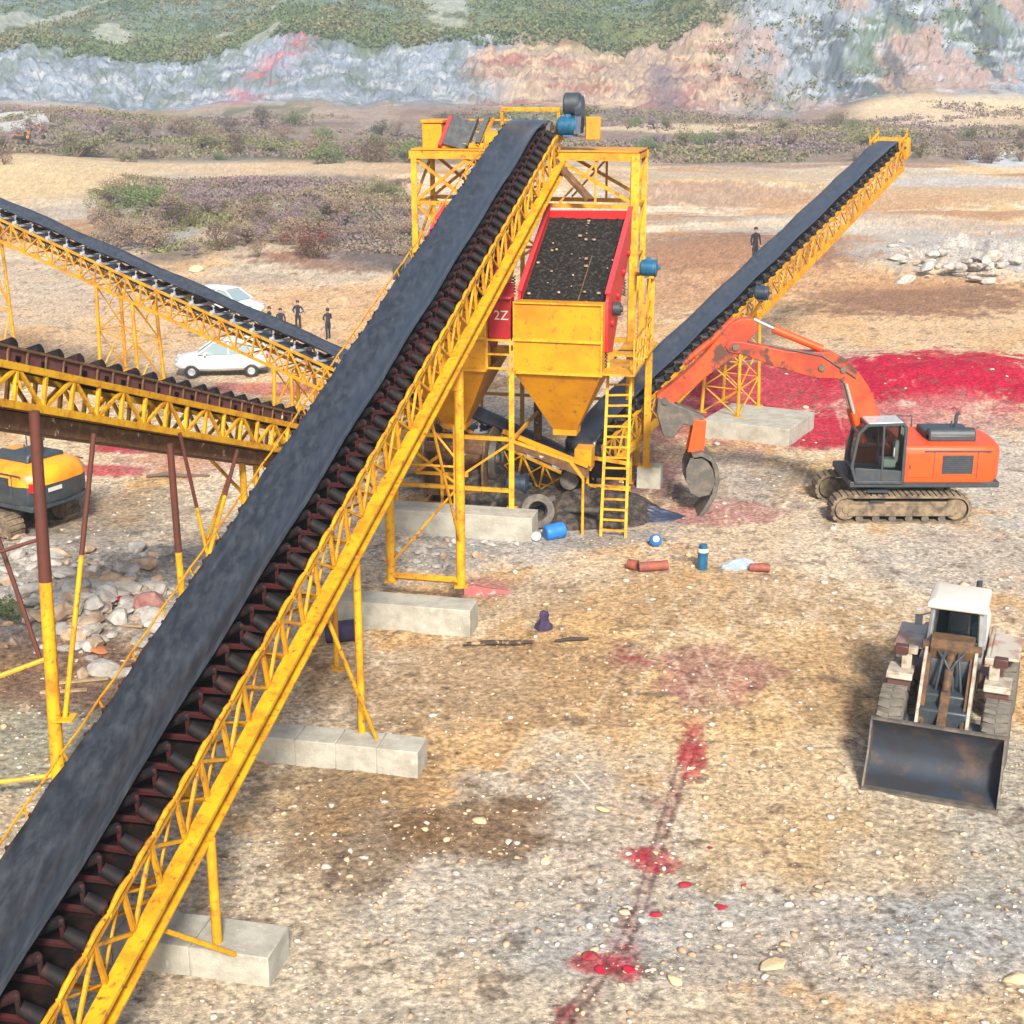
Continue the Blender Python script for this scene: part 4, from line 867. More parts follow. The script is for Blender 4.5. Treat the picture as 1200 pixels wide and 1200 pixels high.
def screen(a0_, a1_, label, text=False):
    r_ = empty('vibrating_screen', tuple(TW((a0_+a1_)/2, 2.5, 5.2)), label=label, cat='screen'); o2 = r_.location
    F, Bk = (.55, 7.30), (5.35, 9.55); am = (a0_+a1_)/2; wd = a1_-a0_
    for a in (a0_, a1_):
        mb = MB(o2); P = [(F[0], F[1]-1.5), (F[0], F[1]+.05), (F[0]+.15, F[1]+.28), (Bk[0], Bk[1]+.25), (Bk[0], Bk[1]-.9), (3.2, 7.0), (1.6, 5.6)]
        mb.prism([TW(a, b, z) for b, z in P], E1*.09)
        for b, z in ((1.3, 6.6), (2.4, 7.3), (3.6, 7.9), (4.6, 8.4)): mb.tube([TW(a+(.05 if a > am else -.12), b, z), TW(a+(.12 if a > am else -.05), b, z)], .13, 12)
        mb.build('side_plate', RED, r_)
        mb = MB(o2); mb.bar(TW(a, F[0]+.1, F[1]+.32), TW(a, Bk[0], Bk[1]+.28), .16, .06); mb.build('edge_rail', PINK, r_, smooth=False)
    mb = MB(o2); mb.bar(TW(a0_, Bk[0], Bk[1]-.1), TW(a1_, Bk[0], Bk[1]-.05), .12, .42); mb.build('back_plate', RED, r_, smooth=False)
    # deck with ore
    nx, ny = 26, 46; vs = []
    for j in range(ny+1):
        for i in range(nx+1):
            b = F[0]+(Bk[0]-F[0])*j/ny; z = F[1]+(Bk[1]-F[1])*j/ny-.10; a = a0_+.06+(wd-.12)*i/nx
            vs.append(TW(a, b, z+.05*random.random()*(random.random() > .4)))
    mb = MB(o2); mb.add(vs, [(j*(nx+1)+i, j*(nx+1)+i+1, (j+1)*(nx+1)+i+1, (j+1)*(nx+1)+i) for j in range(ny) for i in range(nx)]); mb.build('screen_deck', ORE, r_, smooth=False)
    mb = MB(o2); mb.bar(TW(am+.45, F[0]+.1, F[1]-.02), TW(am+.5, 3.0, 8.46), .03, .05); mb.build('deck_bar', RUSTY, r_)
    mb = MB(o2)
    for k in range(26):
        f_ = random.random(); b = F[0]+(Bk[0]-F[0])*f_; z = F[1]+(Bk[1]-F[1])*f_; s_ = random.uniform(.03, .09); mb.box(TW(random.uniform(a0_+.2, a1_-.2), b, z), (s_, s_*1.2, s_*.7), Matrix.Rotation(random.random()*3, 3, 'Z'))
    q = mb.build('ore_lumps', ROCKT, r_, smooth=False); q['kind'] = 'stuff'
    for a in (a0_+.1, a1_-.1):
        for b in (.9, 4.6):
            mb = MB(o2); zz = 5.25 if b < 2 else 7.0
            pts = [TW(a+.09*math.cos(t*.7), b+.09*math.sin(t*.7), 5.2+t*.012+(zz-5.25)) for t in range(46)]; mb.tube(pts, .022, 5); mb.build('spring', EXD, r_)
    return r_
sc_ = screen(-1.3, 1.5, 'red vibrating screen with black ore on its sloping deck above the front hopper')
mb = MB(sc_.location); mb.tube([TW(1.56, 1.6, 7.0), TW(1.78, 1.6, 7.0)], .22, 16); mb.tube([TW(1.55, 1.6, 7.0), TW(1.85, 1.6, 7.0)], .10, 10); mb.build('exciter', EXD, sc_)
s2 = screen(-5.0, -2.3, 'red vibrating screen mostly hidden behind the long conveyor')
mb = MB(s2.location); tbox(mb, (-1.85, .5, 6.75), (.72, .5, 1.35)); tbox(mb, (-1.85, .42, 7.46), (.78, .7, .07), 1); tbox(mb, (-1.85, .72, 7.6), (.7, .1, .5)); mb.build('drive_guard', [mat('dark_red_guard', (.30, .008, .015), .45, 0, (.22, .008, .012), 3), PINK], s2, bevel=.02)
fc = bpy.data.curves.new('lettering', 'FONT'); fc.body = '2Z'; fc.size = .42; fc.extrude = .004; fc.align_x = 'CENTER'
fo = bpy.data.objects.new('lettering', fc); S.collection.objects.link(fo); bpy.context.view_layer.update()
fm = bpy.data.meshes.new_from_object(fo.evaluated_get(bpy.context.evaluated_depsgraph_get())); bpy.data.objects.remove(fo)
fm.materials.append(CREAM); fo = bpy.data.objects.new('lettering', fm); S.collection.objects.link(fo); fo.parent = s2
fo.matrix_local = Matrix.Translation(TW(-1.8, .24, 6.75)-s2.location) @ RT.to_4x4() @ Matrix.Rotation(R(90), 4, 'X')

# undersize trough below the hoppers
root = empty('feed_trough', tuple(TW(0, 1.4, 0)), label='rusty yellow sloping trough beneath the front hopper', cat='trough')
mb = MB(root.location); mb.bar(TW(-1.9, 1.0, 2.75), TW(.95, .9, 1.75), .1, .42); mb.build('trough_side', RUSTY, root, smooth=False)
mb = MB(root.location); mb.bar(TW(-1.9, .92, 2.98), TW(.95, .82, 2.0), .12, .14); tbox(mb, (.75, 1.3, 2.15), (.55, .7, .7)); mb.build('trough_rail', YBX, root, smooth=False)
# machinery packed under the tower
root = empty('jaw_crusher', tuple(TW(-3.4, 2.2, 0)), label='dark rusty crusher with a flywheel packed under the left hopper', cat='crusher'); o2 = root.location
mb = MB(o2); mb.prism([TW(-4.6, b, z) for b, z in ((1.0, .5), (3.2, .5), (3.2, 2.4), (2.6, 2.7), (1.2, 2.5), (.8, 1.6))], E1*.08); mb.prism([TW(-2.6, b, z) for b, z in ((1.0, .5), (3.2, .5), (3.2, 2.4), (2.6, 2.7), (1.2, 2.5), (.8, 1.6))], E1*.08)
mb.bar(TW(-4.6, 1.1, .8), TW(-2.6, 1.1, .8), .12, .4); mb.bar(TW(-4.6, 1.0, 2.3), TW(-2.6, 1.0, 2.3), .1, .35); mb.bar(TW(-4.6, 2.6, 1.5), TW(-2.6, 2.6, 1.5), .9, 1.6); mb.build('body', RUSTY, root, bevel=.02)
mb = MB(o2); mb.lathe(TW(-2.52, 2.1, 1.7), E1, [(0, 0), (0, .2), (.06, .22), (.06, .62), (0, .64), (0, .78), (.22, .78), (.22, .64), (.14, .6), (.14, .2), (.26, .16), (.26, 0)], 28); mb.build('flywheel', STD, root)
mb = MB(o2); mb.bar(TW(-4.9, .7, .25), TW(-2.2, .7, .25), .25, .4); mb.bar(TW(-4.7, .7, .2), TW(-4.7, 3.2, .2), .2, .3); mb.bar(TW(-4.9, 3.2, .25), TW(-2.2, 3.2, .25), .25, .4); mb.bar(TW(-4.8, .6, 1.5), TW(-4.0, .6, 2.1), .1); mb.bar(TW(-3.9, .6, .4), TW(-3.9, .6, 1.5), .1); mb.bar(TW(-4.8, .6, 1.5), TW(-3.0, .6, 1.5), .1); mb.build('base', YBX, root, smooth=False)
motor(root, TW(-1.6, 1.7, 1.0), E1, .3, .8, NAVY, 'motor')
root = empty('belt_drive', tuple(TW(.9, 2.6, 0)), label='dark conveyor drive and guard frame beneath the front hopper', cat='machinery'); o2 = root.location
mb = MB(o2); tbox(mb, (1.4, 2.3, 1.55), (1.0, .9, .5)); tbox(mb, (1.5, 2.0, .75), (1.3, .12, .28)); tbox(mb, (.3, 2.4, 1.0), (.9, .8, .9)); mb.bar(TW(1.0, 2.0, 0), TW(1.0, 2.0, 1.7), .08); mb.bar(TW(2.0, 2.0, 0), TW(2.0, 2.0, 1.7), .08); mb.build('housing', DRK, root, bevel=.03)
mb = MB(o2); mb.bar(TW(.8, 1.9, 1.0), TW(2.2, 1.9, 1.0), .08, .16); mb.bar(TW(.8, 1.9, 2.0), TW(2.2, 1.9, 1.85), .08, .12); mb.bar(TW(.75, 1.9, .1), TW(.75, 1.9, 2.2), .1); mb.build('guard_frame', YEL, root, smooth=False)
mb = MB(o2); mb.lathe(TW(.2, 1.6, 1.25), E2*-1, [(-.1, 0), (-.1, .3), (.1, .3), (.1, 0)], 20); mb.build('pulley', STD, root); motor(root, TW(1.5, 1.8, .45), E1, .22, .7, BLU, 'motor')
for k, (a, b, L_, rz, lb) in enumerate(((-.8, .5, 1.6, 20, 'dark beam lying across the spoil left of the concrete ring'), (.9, .3, 1.3, -35, 'dark pipe sticking out of the spoil right of the concrete ring'), (-2.0, .4, 1.2, 70, 'short dark beam behind the hopper footing'))):
    q = TW(a, b, .55); mb = MB(); mb.bar((-L_/2, 0, 0), (L_/2, .1, .25), .12, .16) if k != 1 else mb.tube([(-L_/2, 0, 0), (L_/2, 0, .2)], .09, 10); o = mb.build('scrap_bar', STD, loc=tuple(q)); o.rotation_euler = (0, 0, R(rz)); tag(o, lb, 'scrap metal')
# ladder
root = empty('ladder', tuple(G(717, 629)), label='yellow steel ladder leaning on the right front corner of the screening tower', cat='ladder'); o2 = root.location
l0, l1 = G(704, 629), G(733, 631); u0, u1 = GY(713, 429, 45.3), GY(740, 428, 45.1)
for a, b in ((l0, u0), (l1, u1)): mb = MB(o2); mb.bar(a, b+(b-a)*.02, .09, .06); mb.build('stile', YLT, root, smooth=False)
for i in range(1, 17): f_ = (i-.3)/16.5; mb = MB(o2); mb.bar(l0.lerp(u0, f_), l1.lerp(u1, f_), .05, .06); mb.build('rung', YLT, root, smooth=False)
# spoil pile, concrete ring, tarps under the tower
def heap(name, px, py, rx, ry, h, mt, label, cat, seed=0, loc=None):
    c = loc or G(px, py); r = random.Random(seed); nr, ns = 14, 40; vs = [Vector((0, 0, h))]; fs = []
    for i in range(1, nr+1):
        for k in range(ns):
            t = i/nr; a = 2*math.pi*k/ns; zz = h*(1-t)**.8*(1+.5*(float(vn(np.array([3*math.cos(a)*t+seed]), np.array([3*math.sin(a)*t]))[0])-.5))+r.uniform(-.05, .05)*min(1, h)
            e = 1+.25*(float(vn(np.array([math.cos(a)*2+seed]), np.array([math.sin(a)*2]))[0])-.5)
            vs.append(Vector((math.cos(a)*t*rx*e, math.sin(a)*t*ry*e, zz if i < nr else -.12)))
    for k in range(ns): fs.append((0, 1+k, 1+(k+1) % ns))
    for i in range(nr-1):
        for k in range(ns): fs.append((1+i*ns+k, 1+(i+1)*ns+k, 1+(i+1)*ns+(k+1) % ns, 1+i*ns+(k+1) % ns))
    mb = MB(); mb.add(vs, fs); return tag(mb.build(name, mt, loc=c, smooth=False), label, cat)
heap('spoil_heap', 0, 0, 2.6, 1.9, 1.25, SPOIL, 'dark spoil heap under the hopper beside the concrete ring', 'spoil', 2, loc=TW(.7, 1.9, 0))
heap('spoil_heap', 0, 0, 2.4, 2.2, 1.5, SPOIL, 'dark spoil heap behind the hopper footing, left of the concrete ring', 'spoil', 4, loc=TW(-2.6, 2.2, 0))
heap('tarpaulin', 735, 590, 1.5, .8, .42, TARP, 'dark blue tarpaulin bundle lying behind the ladder foot', 'tarpaulin', 6, loc=TW(2.5, 2.0, 0))
heap('plastic_sheet', 690, 575, .7, .4, .4, BLUB, 'bright blue plastic sheet left of the ladder under the tower', 'sheet', 8, loc=TW(1.45, 1.6, .05))
q = GG(629, 618); mb = MB(); mb.lathe((0, 0, .55), (.25, -1, .32), [(-.16, .56), (.16, .56), (.16, .32), (-.16, .32)], 28, closed=True); tag(mb.build('concrete_ring', mat('muddy_concrete', (.13, .115, .10), .95, 0, (.07, .06, .05), 3, (.4, .6), .4), loc=(q.x, q.y, q.z), bevel=.02), 'weathered concrete ring leaning upright beside the hopper footing', 'ring')

# ------------------------------------------------------------------ excavators
def track_part(root, y, L, Hh, wd, mt, yy=1):
    """crawler track centred on lateral y"""
    r = Hh/2; path = []; s = L/2-r; n = 0
    for i in range(13): path.append((s+r*math.cos(R(-90+15*i)), r+r*math.sin(R(-90+15*i))))
    for i in range(13): path.append((-s+r*math.cos(R(90+15*i)), r+r*math.sin(R(90+15*i))))
    pin = [(a if abs(a) < s else math.copysign(s, a)+(a-math.copysign(s, a))*.84, r+(b-r)*.84) for a, b in path]
    mb = MB(); n = len(path); vs = []
    for a, b in path: vs += [Vector((a, y-wd/2, b)), Vector((a, y+wd/2, b))]
    for a, b in pin: vs += [Vector((a, y-wd/2, b)), Vector((a, y+wd/2, b))]
    fs = []
    for i in range(n):
        j = (i+1) % n; fs += [(2*i, 2*i+1, 2*j+1, 2*j), (2*n+2*i, 2*n+2*j, 2*n+2*j+1, 2*n+2*i+1), (2*i, 2*j, 2*n+2*j, 2*n+2*i), (2*i+1, 2*n+2*i+1, 2*n+2*j+1, 2*j+1)]
    mb.add(vs, fs)
    # grouser bars
    per = []; T = 2*(2*s)+2*math.pi*r; k = int(T/.19)
    for i in range(k):
        d = T*i/k
        if d < 2*s: a, b, an = -s+d, 0, -90
        elif d < 2*s+math.pi*r: t = (d-2*s)/r; an = -90+math.degrees(t); a, b = s+r*math.cos(R(an)), r+r*math.sin(R(an))
        elif d < 4*s+math.pi*r: a, b, an = s-(d-2*s-math.pi*r), 2*r, 90
        else: t = (d-4*s-math.pi*r)/r; an = 90+math.degrees(t); a, b = -s+r*math.cos(R(an)), r+r*math.sin(R(an))
        mb.box((a+.015*math.cos(R(an)), y, b+.015*math.sin(R(an))), (.05, wd+.04, .13), Matrix.Rotation(-R(an), 3, 'Y'))
    tr = mb.build('track', mt, root, smooth=False)
    mb = MB(); mb.box((0, y, r), (2*s, wd*.6, Hh*.5)); mb.box((0, y+yy*wd*.42, r*.95), (2*s-.1, .08, Hh*.42)); mb.build('track_frame', mt, tr, bevel=.03)
    for a in (-s, s): mb = MB(); mb.lathe((a, y-wd*.46, r), (0, 1, 0), [(0, 0), (0, r*.25), (.03, r*.3), (.03, r*.72), (.1, r*.78), (wd*.92-.1, r*.78), (wd*.92-.03, r*.72), (wd*.92-.03, r*.3), (wd*.92, r*.25), (wd*.92, 0)], 22); mb.build('sprocket', mt, tr)
    for i in range(6): mb = MB(); mb.lathe((-s+.45+i*(2*s-.9)/5, y-wd*.44, r*.36), (0, 1, 0), [(0, 0), (0, r*.26), (wd*.88, r*.26), (wd*.88, 0)], 12); mb.build('track_roller', STD, tr)
    return tr
def rrect(x0, x1, z0, z1, r, n=4):
    P = []
    for cx, cz, a0_ in ((x1-r, z1-r, 0), (x0+r, z1-r, 90), (x0+r, z0+r, 180), (x1-r, z0+r, 270)):
        for i in range(n+1): a = R(a0_+90*i/n); P.append((cx+r*math.cos(a), cz+r*math.sin(a)))
    return P
def xz(P, y): return [Vector((a, y, b)) for a, b in P]
g, t_, p_ = nodes('tinted_cab_glass'); p_.inputs['Transmission Weight'].default_value = 1; p_.inputs['Roughness'].default_value = .03; p_.inputs['IOR'].default_value = 1.3; p_.inputs['Base Color'].default_value = (.22, .32, .33, 1)
GTINT = g
def excavator(loc, rz, label, body, dark, lower, arm=None, cabglass=None):
    cabglass = cabglass or GTINT
    root = empty('excavator', loc, rz, label=label, cat='excavator')
    for sg in (1, -1): track_part(root, sg*1.28, 4.55, .95, .6, MUD, sg)
    mb = MB(); mb.box((0, 0, .75), (2.6, 2.0, .4)); mb.lathe((0, 0, .9), (0, 0, 1), [(0, 0), (0, .75), (.3, .75), (.3, 0)], 24); mb.build('undercarriage', STD, root, bevel=.03)
    mb = MB(); mb.box((-.75, 0, 1.27), (4.9, 2.7, .2)); mb.build('deck', dark, root, bevel=.03)
    # engine body with rounded counterweight
    pl = [(-.05, -1.42), (-.05, 1.42), (-2.6, 1.42), (-3.0, 1.3), (-3.25, .9), (-3.33, 0), (-3.25, -.9), (-3.0, -1.3), (-2.6, -1.42)]
    def sec(z, k=0, dx=0): return [Vector((x*(1-k*.03)+dx, y*(1-k*.05), z)) for x, y in pl]
    zz = [(1.36, .3), (1.5, 0), (2.3, 0), (2.5, .5), (2.58, 1.6)] if body is lower else [(1.36, .5), (1.5, 0), (2.05, 0)]
    mb = MB(); mb.loft([sec(z, k) for z, k in zz]); b = mb.build('engine_body', lower, root, bevel=.02)
    if body is not lower:
        mb = MB(); pl2 = [(x*1.005, y*1.005) for x, y in pl]; mb.loft([[Vector((x*(1-k*.03), y*(1-k*.05), z)) for x, y in pl2] for z, k in ((2.03, 0), (2.25, .2), (2.5, 1.6), (2.62, 4), (2.68, 8))]); mb.build('hood', body, root)
    for sg in (1, -1):
        mb = MB(); mb.box((-1.75, sg*1.425, 1.98), (1.0, .03, .62)); 
        for i in range(9): mb.box((-1.75, sg*1.445, 1.72+.065*i), (.96, .03, .025))
        mb.build('side_grille', EXD, root)
        mb = MB(); mb.box((-.5, sg*1.43, 1.95), (.75, .02, .8)); mb.build('side_door', lower, root, bevel=.01)
        mb = MB(); mb.box((-1.75, sg*1.43, 2.42), (2.2, .012, .05)); mb.box((-.98, sg*1.43, 1.95), (.02, .02, .9)); mb.box((-2.4, sg*1.43, 1.95), (.02, .02, .9)); mb.box((-.2, sg*1.445, 1.9), (.05, .03, .14)); mb.build('panel_seam', EXD, root)
    mb = MB(); mb.loft([[Vector((x, y, z)) for x, y in ((-2.5, -.9), (-.95, -.9), (-.95, .75), (-2.5, .75))] for z in (2.56, 2.8)]); mb.tube([(-.95, .5, 2.75), (-2.5, .5, 2.75)], .24, 14); mb.build('engine_cover', EXD, root, bevel=.06)
    mb = MB(); mb.tube([(-2.1, -.3, 2.75), (-2.1, -.3, 3.2), (-2.2, -.3, 3.3)], .06, 10); mb.build('exhaust', EXD, root)
    mb = MB(); mb.tube([(-1.8, .2, 2.8), (-1.8, .2, 3.15)], .03, 6); mb.build('air_pipe', EXD, root); mb = MB(); mb.tube([(-.2, -1.3, 2.55), (-.2, -1.3, 2.95), (-.9, -1.3, 2.95), (-.9, -1.3, 2.55)], .025, 6); mb.build('handrail', EXD, root)
    mb = MB(); mb.box((.65, -.95, 1.75), (1.3, .85, .8)); mb.build('tool_box', lower, root, bevel=.04)
    # cab at front left
    cab = MB(); y0, y1 = .42, 1.4
    prof = [(.0, 1.36), (1.5, 1.36), (1.68, 1.9), (1.52, 3.0), (1.25, 3.28), (.1, 3.32), (.0, 3.2)]
    fr = MB(); 
    for y in (y0+.03, y1-.03):
        P = xz(prof, y)
        for i in range(len(P)): fr.bar(P[i], P[(i+1) % len(P)], .10, .09, (0, 1, 0))
        fr.bar((.68, y, 1.4), (.72, y, 3.25), .07, .07, (0, 1, 0))
    for a, b in prof: fr.bar((a, y0, b), (a, y1, b), .09, .09)
    fr.prism([(.05, (y0+y1)/2, 1.38), (1.5, (y0+y1)/2, 1.38), (1.58, (y0+y1)/2, 1.85), (.05, (y0+y1)/2, 1.75)], (0, y1-y0-.02, 0)); fr.box((.03, .9, 2.3), (.05, .9, 1.1))
    cb2 = fr.build('cab', dark, root, bevel=.015)
    g = MB(); g.prism(xz([(a*.97+.02, 1.38+(b-1.36)*.97) for a, b in prof], (y0+y1)/2), (0, y1-y0-.10, 0)); g.build('cab_glass', cabglass, cb2)
    g = MB(); g.box((.45, .9, 1.95), (.5, .5, .3)); g.box((.2, .9, 2.35), (.14, .48, .75)); g.build('seat', CREAM, cb2, bevel=.05)
    g = MB(); g.prism(xz([(.05, 3.3), (1.3, 3.26), (1.2, 3.36), (.12, 3.39)], (y0+y1)/2), (0, y1-y0, 0)); g.build('cab_roof', STL, cb2, bevel=.02)
    g = MB(); g.bar((.35, y1+.02, 2.25), (.35, y1+.02, 2.55), .03); g.build('handle', STL, cb2)
    # walkway & steps
    mb = MB(); mb.box((.8, 1.5, 1.1), (.7, .18, .05)); mb.box((.8, 1.48, .75), (.5, .14, .04)); mb.build('step', EXD, root)
    if arm: arm(root)
    return root
EXP = Vector((12.75, 46.95, 0))
def W2L(px, py, Y=46.95, yy=0.15):   # picture measurement in the arm's plane -> excavator's own frame (faces -X)
    p = GY(px, py, Y); return Vector((-(p.x-EXP.x), yy, p.z))
def arm1(root):
    def poly(P): return [W2L(*q) for q in P]
    mb = MB(); mb.prism(poly([(1005, 512), (989, 449), (978, 441), (955, 441), (905, 427), (868, 413), (852, 411), (847, 403), (853, 397), (868, 398), (920, 409), (950, 410), (972, 410), (990, 420), (1004, 434), (1016, 452), (1037, 505), (1025, 515)]), (0, .5, 0)); bm_ = mb.build('boom', EXB, root, bevel=.03)
    mb = MB(); mb.prism(poly([(880, 371), (887, 384), (874, 399), (866, 412), (851, 423), (830, 436), (792, 468), (780, 474), (770, 470), (768, 461), (800, 436), (826, 411), (843, 390), (853, 378), (865, 372)]), (0, .42, 0)); mb.build('stick', EXB, root, bevel=.03)
    mb = MB(); a, b = W2L(962, 412), W2L(905, 386); mb.tube([a+Vector((0, 0, .12)), b+Vector((0, 0, .05))], .13, 12); mb.build('stick_cylinder', EXO, root)
    mb = MB(); mb.tube([W2L(906, 384), W2L(882, 373)], .06, 10); mb.build('cylinder_rod', GRYS, root)
    for yy in (-.32, .32):
        mb = MB(); o3 = Vector((0, yy, 0)); mb.tube([W2L(1006, 512)+o3, W2L(997, 480)+o3], .12, 12); mb.build('boom_cylinder', EXO, root)
        mb = MB(); mb.tube([W2L(998, 484)+o3, W2L(988, 446)+o3], .06, 10); mb.build('cylinder_rod', GRYS, root)
    mb = MB(); mb.tube([W2L(860, 372)+Vector((0, 0, 0)), W2L(835, 398)+Vector((0, 0, .05)), W2L(800, 425)+Vector((0, 0, .0))], .11, 10); mb.build('bucket_cylinder', EXB, root)
    for y_ in (.0,):
        mb = MB()
        for q in ((1020, 506), (985, 430), (960, 428), (860, 404), (778, 467)): p = W2L(*q); mb.tube([p-Vector((0, .32, 0)), p+Vector((0, .32, 0))], .11, 12)
        mb.build('pivot_pins', STD, root)
    mb = MB(); mb.tube([W2L(1000, 440)+Vector((0, .28, 0)), W2L(960, 414)+Vector((0, .27, 0)), W2L(900, 402)+Vector((0, .27, 0))], .03, 6); mb.tube([W2L(985, 425)+Vector((0, 0, .1)), W2L(940, 400)+Vector((0, 0, .12)), W2L(890, 378)+Vector((0, 0, .1))], .03, 6); mb.build('hydraulic_hose', EXD, root)
    # linkage and bucket
    mb = MB(); mb.prism(poly([(770, 462), (822, 484), (826, 495), (818, 498), (800, 494), (788, 510), (776, 508), (768, 480)]), (0, .5, 0)); mb.build('bucket_link', STD, root, bevel=.03)
    mb = MB()
    for y_ in (-.24, .24): mb.prism([q+Vector((0, y_, 0)) for q in poly([(812, 488), (826, 490), (823, 526), (804, 526)])], (0, .09, 0))
    mb.build('bucket_bracket', EXO, root, bevel=.015)
    out = [(808, 526), (820, 523), (830, 528), (838, 540), (840, 556), (836, 574), (828, 588), (812, 602)]
    inn = [(815, 597), (824, 584), (831, 571), (834, 556), (832, 543), (826, 534), (819, 530), (810, 531)]
    mb = MB(); mb.prism(poly(out+inn), (0, 1.25, 0)); mb.build('bucket_shell', STD, root)
    for y_ in (-.60, .60):
        mb = MB(); mb.prism([q+Vector((0, y_, 0)) for q in poly([(806, 530), (819, 528), (830, 534), (834, 546), (834, 560), (828, 572), (816, 575), (806, 570), (801, 556), (801, 542)])], (0, .05, 0)); mb.build('bucket_cheek', STD, root)
    
    for k in range(5): mb = MB(); p = W2L(812, 602); y_ = -.5+.25*k; mb.loft([[p+Vector((sx*.02, y_+sy*.06, sz*.05+.04)) for sx, sy, sz in ((0, -1, 1), (0, 1, 1), (1, 1, -1), (1, -1, -1))], [p+Vector((.22, y_+sy*.025, -.02+sz*.012)) for sy, sz in ((-1, 1), (1, 1), (1, -1), (-1, -1))]]); mb.build('tooth', STD, root)
ex1 = excavator(tuple(EXP), math.pi, 'orange crawler excavator reaching its bucket left to the ground beside the tower', EXO, EXD, EXO, arm1)
def arm2(root):
    mb = MB(); mb.prism([(1.2, -.1, 1.5), (1.9, -.1, 1.4), (3.3, -.1, 4.4), (6.2, -.1, 5.0), (6.2, -.1, 5.4), (3.0, -.1, 5.0), (1.9, -.1, 3.6)], (0, .5, 0)); mb.build('boom', EYO, root, bevel=.03)
    mb = MB(); mb.prism([(6.0, -.1, 5.6), (6.6, -.1, 5.4), (7.2, -.1, 2.6), (6.9, -.1, 2.5), (6.0, -.1, 5.0)], (0, .4, 0)); mb.build('stick', EYO, root, bevel=.03)
    P = [(7.0, 2.6), (7.5, 2.3), (7.6, 1.7), (7.1, 1.3), (6.5, 1.5), (6.6, 1.6), (7.05, 1.42), (7.45, 1.75), (7.35, 2.2), (6.95, 2.45)]
    mb = MB(); mb.prism(xz(P, -.1), (0, 1.1, 0)); mb.build('bucket', STD, root)
p = G(30, 626); ex2 = excavator((p.x-1.2, p.y+1.3, 0), R(150), 'yellow topped crawler excavator seen from behind under the left conveyors', EYO, EXD, EXD, arm2)
ex2.scale = (.92,)*3
mb = MB(); mb.box((-3.34, .4, 1.85), (.02, .6, .14)); mb.build('number_plate', CREAM, ex2)
mb = MB(); mb.box((-3.12, 1.12, 2.0), (.25, .3, .3)); mb.build('tail_lamp', RED, ex2)
p = GG(28, 168); ex3 = copy_tree(ex2); ex3.location = p; ex3.rotation_euler = (0, 0, R(-20)); ex3.scale = (.55,)*3; tag(ex3, 'tiny pale yellow excavator far away at the left edge below the quarry wall', 'excavator')

# ------------------------------------------------------------------ wheel loader
def wheel(root, x, y, r=.76, wd=.6, tmat=TYR, rim=CREAM):
    mb = MB(); k = wd/2
    mb.lathe((x, y-k, r), (0, 1, 0), [(0.04, r*.55), (0, r*.72), (.02, r*.86), (.08, r*.95), (.18, r*.99), (wd*.5, r), (wd-.18, r*.99), (wd-.08, r*.95), (wd-.02, r*.86), (wd, r*.72), (wd-.04, r*.55)], 36)
    nl = 22 if r > .5 else 30
    for i in range(nl):
        a = 2*math.pi*i/nl
        for sg in (1, -1):
            aa = a+sg*.03; c = Vector((x+math.cos(aa)*(r*.955), y+sg*k*.42, r+math.sin(aa)*(r*.955)))
            mb.box(c, (.10*r/.76, wd*.40, .10*r/.76 if r > .5 else .03), Matrix.Rotation(-aa, 3, 'Y') @ Matrix.Rotation(sg*R(12), 3, 'X'), 1 if r > .5 else 0)
    w_ = mb.build('wheel', [TYD if r > .5 else tmat, tmat], root)
    mb = MB(); mb.lathe((x, y-k+.04, r), (0, 1, 0), [(.06, 0), (.04, r*.2), (.1, r*.3), (.06, r*.5), (0, r*.56), (.05, r*.56), (wd-.1, r*.56), (wd-.06, r*.56), (wd-.12, r*.5), (wd-.16, r*.3), (wd-.1, r*.2), (wd-.12, 0)], 24); mb.build('rim', rim, w_)
lc = (G(1010, 927)+G(1168, 954))/2; fw = Vector((-.37, -.93, 0)).normalized(); LR = math.atan2(fw.y, fw.x)
root = empty('wheel_loader', (lc.x-fw.x*3.3, lc.y-fw.y*3.3, 0), LR, label='cream and red wheel loader with wide bucket lowered, right side of the yard', cat='loader')
# local: x forward; bucket edge at x=3.3
for x, y in ((1.25, 1.08), (1.25, -1.08), (-1.6, 1.08), (-1.6, -1.08)): wheel(root, x, y)
mb = MB(); ar = [(2.72+.50*math.cos(R(a)), .56+.50*math.sin(R(a))) for a in range(-92, -271, -15)]; P = [(3.3, .02)]+ar[:8]+[(2.24, .9), (2.34, 1.15), (2.5, 1.32)]+[(2.56, 1.30), (2.40, 1.13), (2.30, .9)]+[(2.72+.45*math.cos(R(a)), .56+.45*math.sin(R(a))) for a in range(-197, -91, 15)]+[(3.3, .07)]
mb.prism(xz(P, 0), (0, 2.66, 0)); bk = mb.build('bucket', BKT, root)
for sg in (1, -1): mb = MB(); mb.prism(xz([(3.28, .05), (2.5, .05), (2.25, .3), (2.2, .7), (2.32, 1.1), (2.5, 1.34), (2.6, 1.3), (2.75, .7), (3.3, .12)], sg*1.34), (0, .04, 0)); mb.build('side_plate', STD, bk)
mb = MB(); mb.box((3.22, 0, .045), (.22, 2.72, .07)); mb.build('cutting_edge', STD, bk)
mb = MB(); mb.box((2.52, 0, 1.33), (.10, 2.72, .05)); mb.build('top_lip', STD, bk)
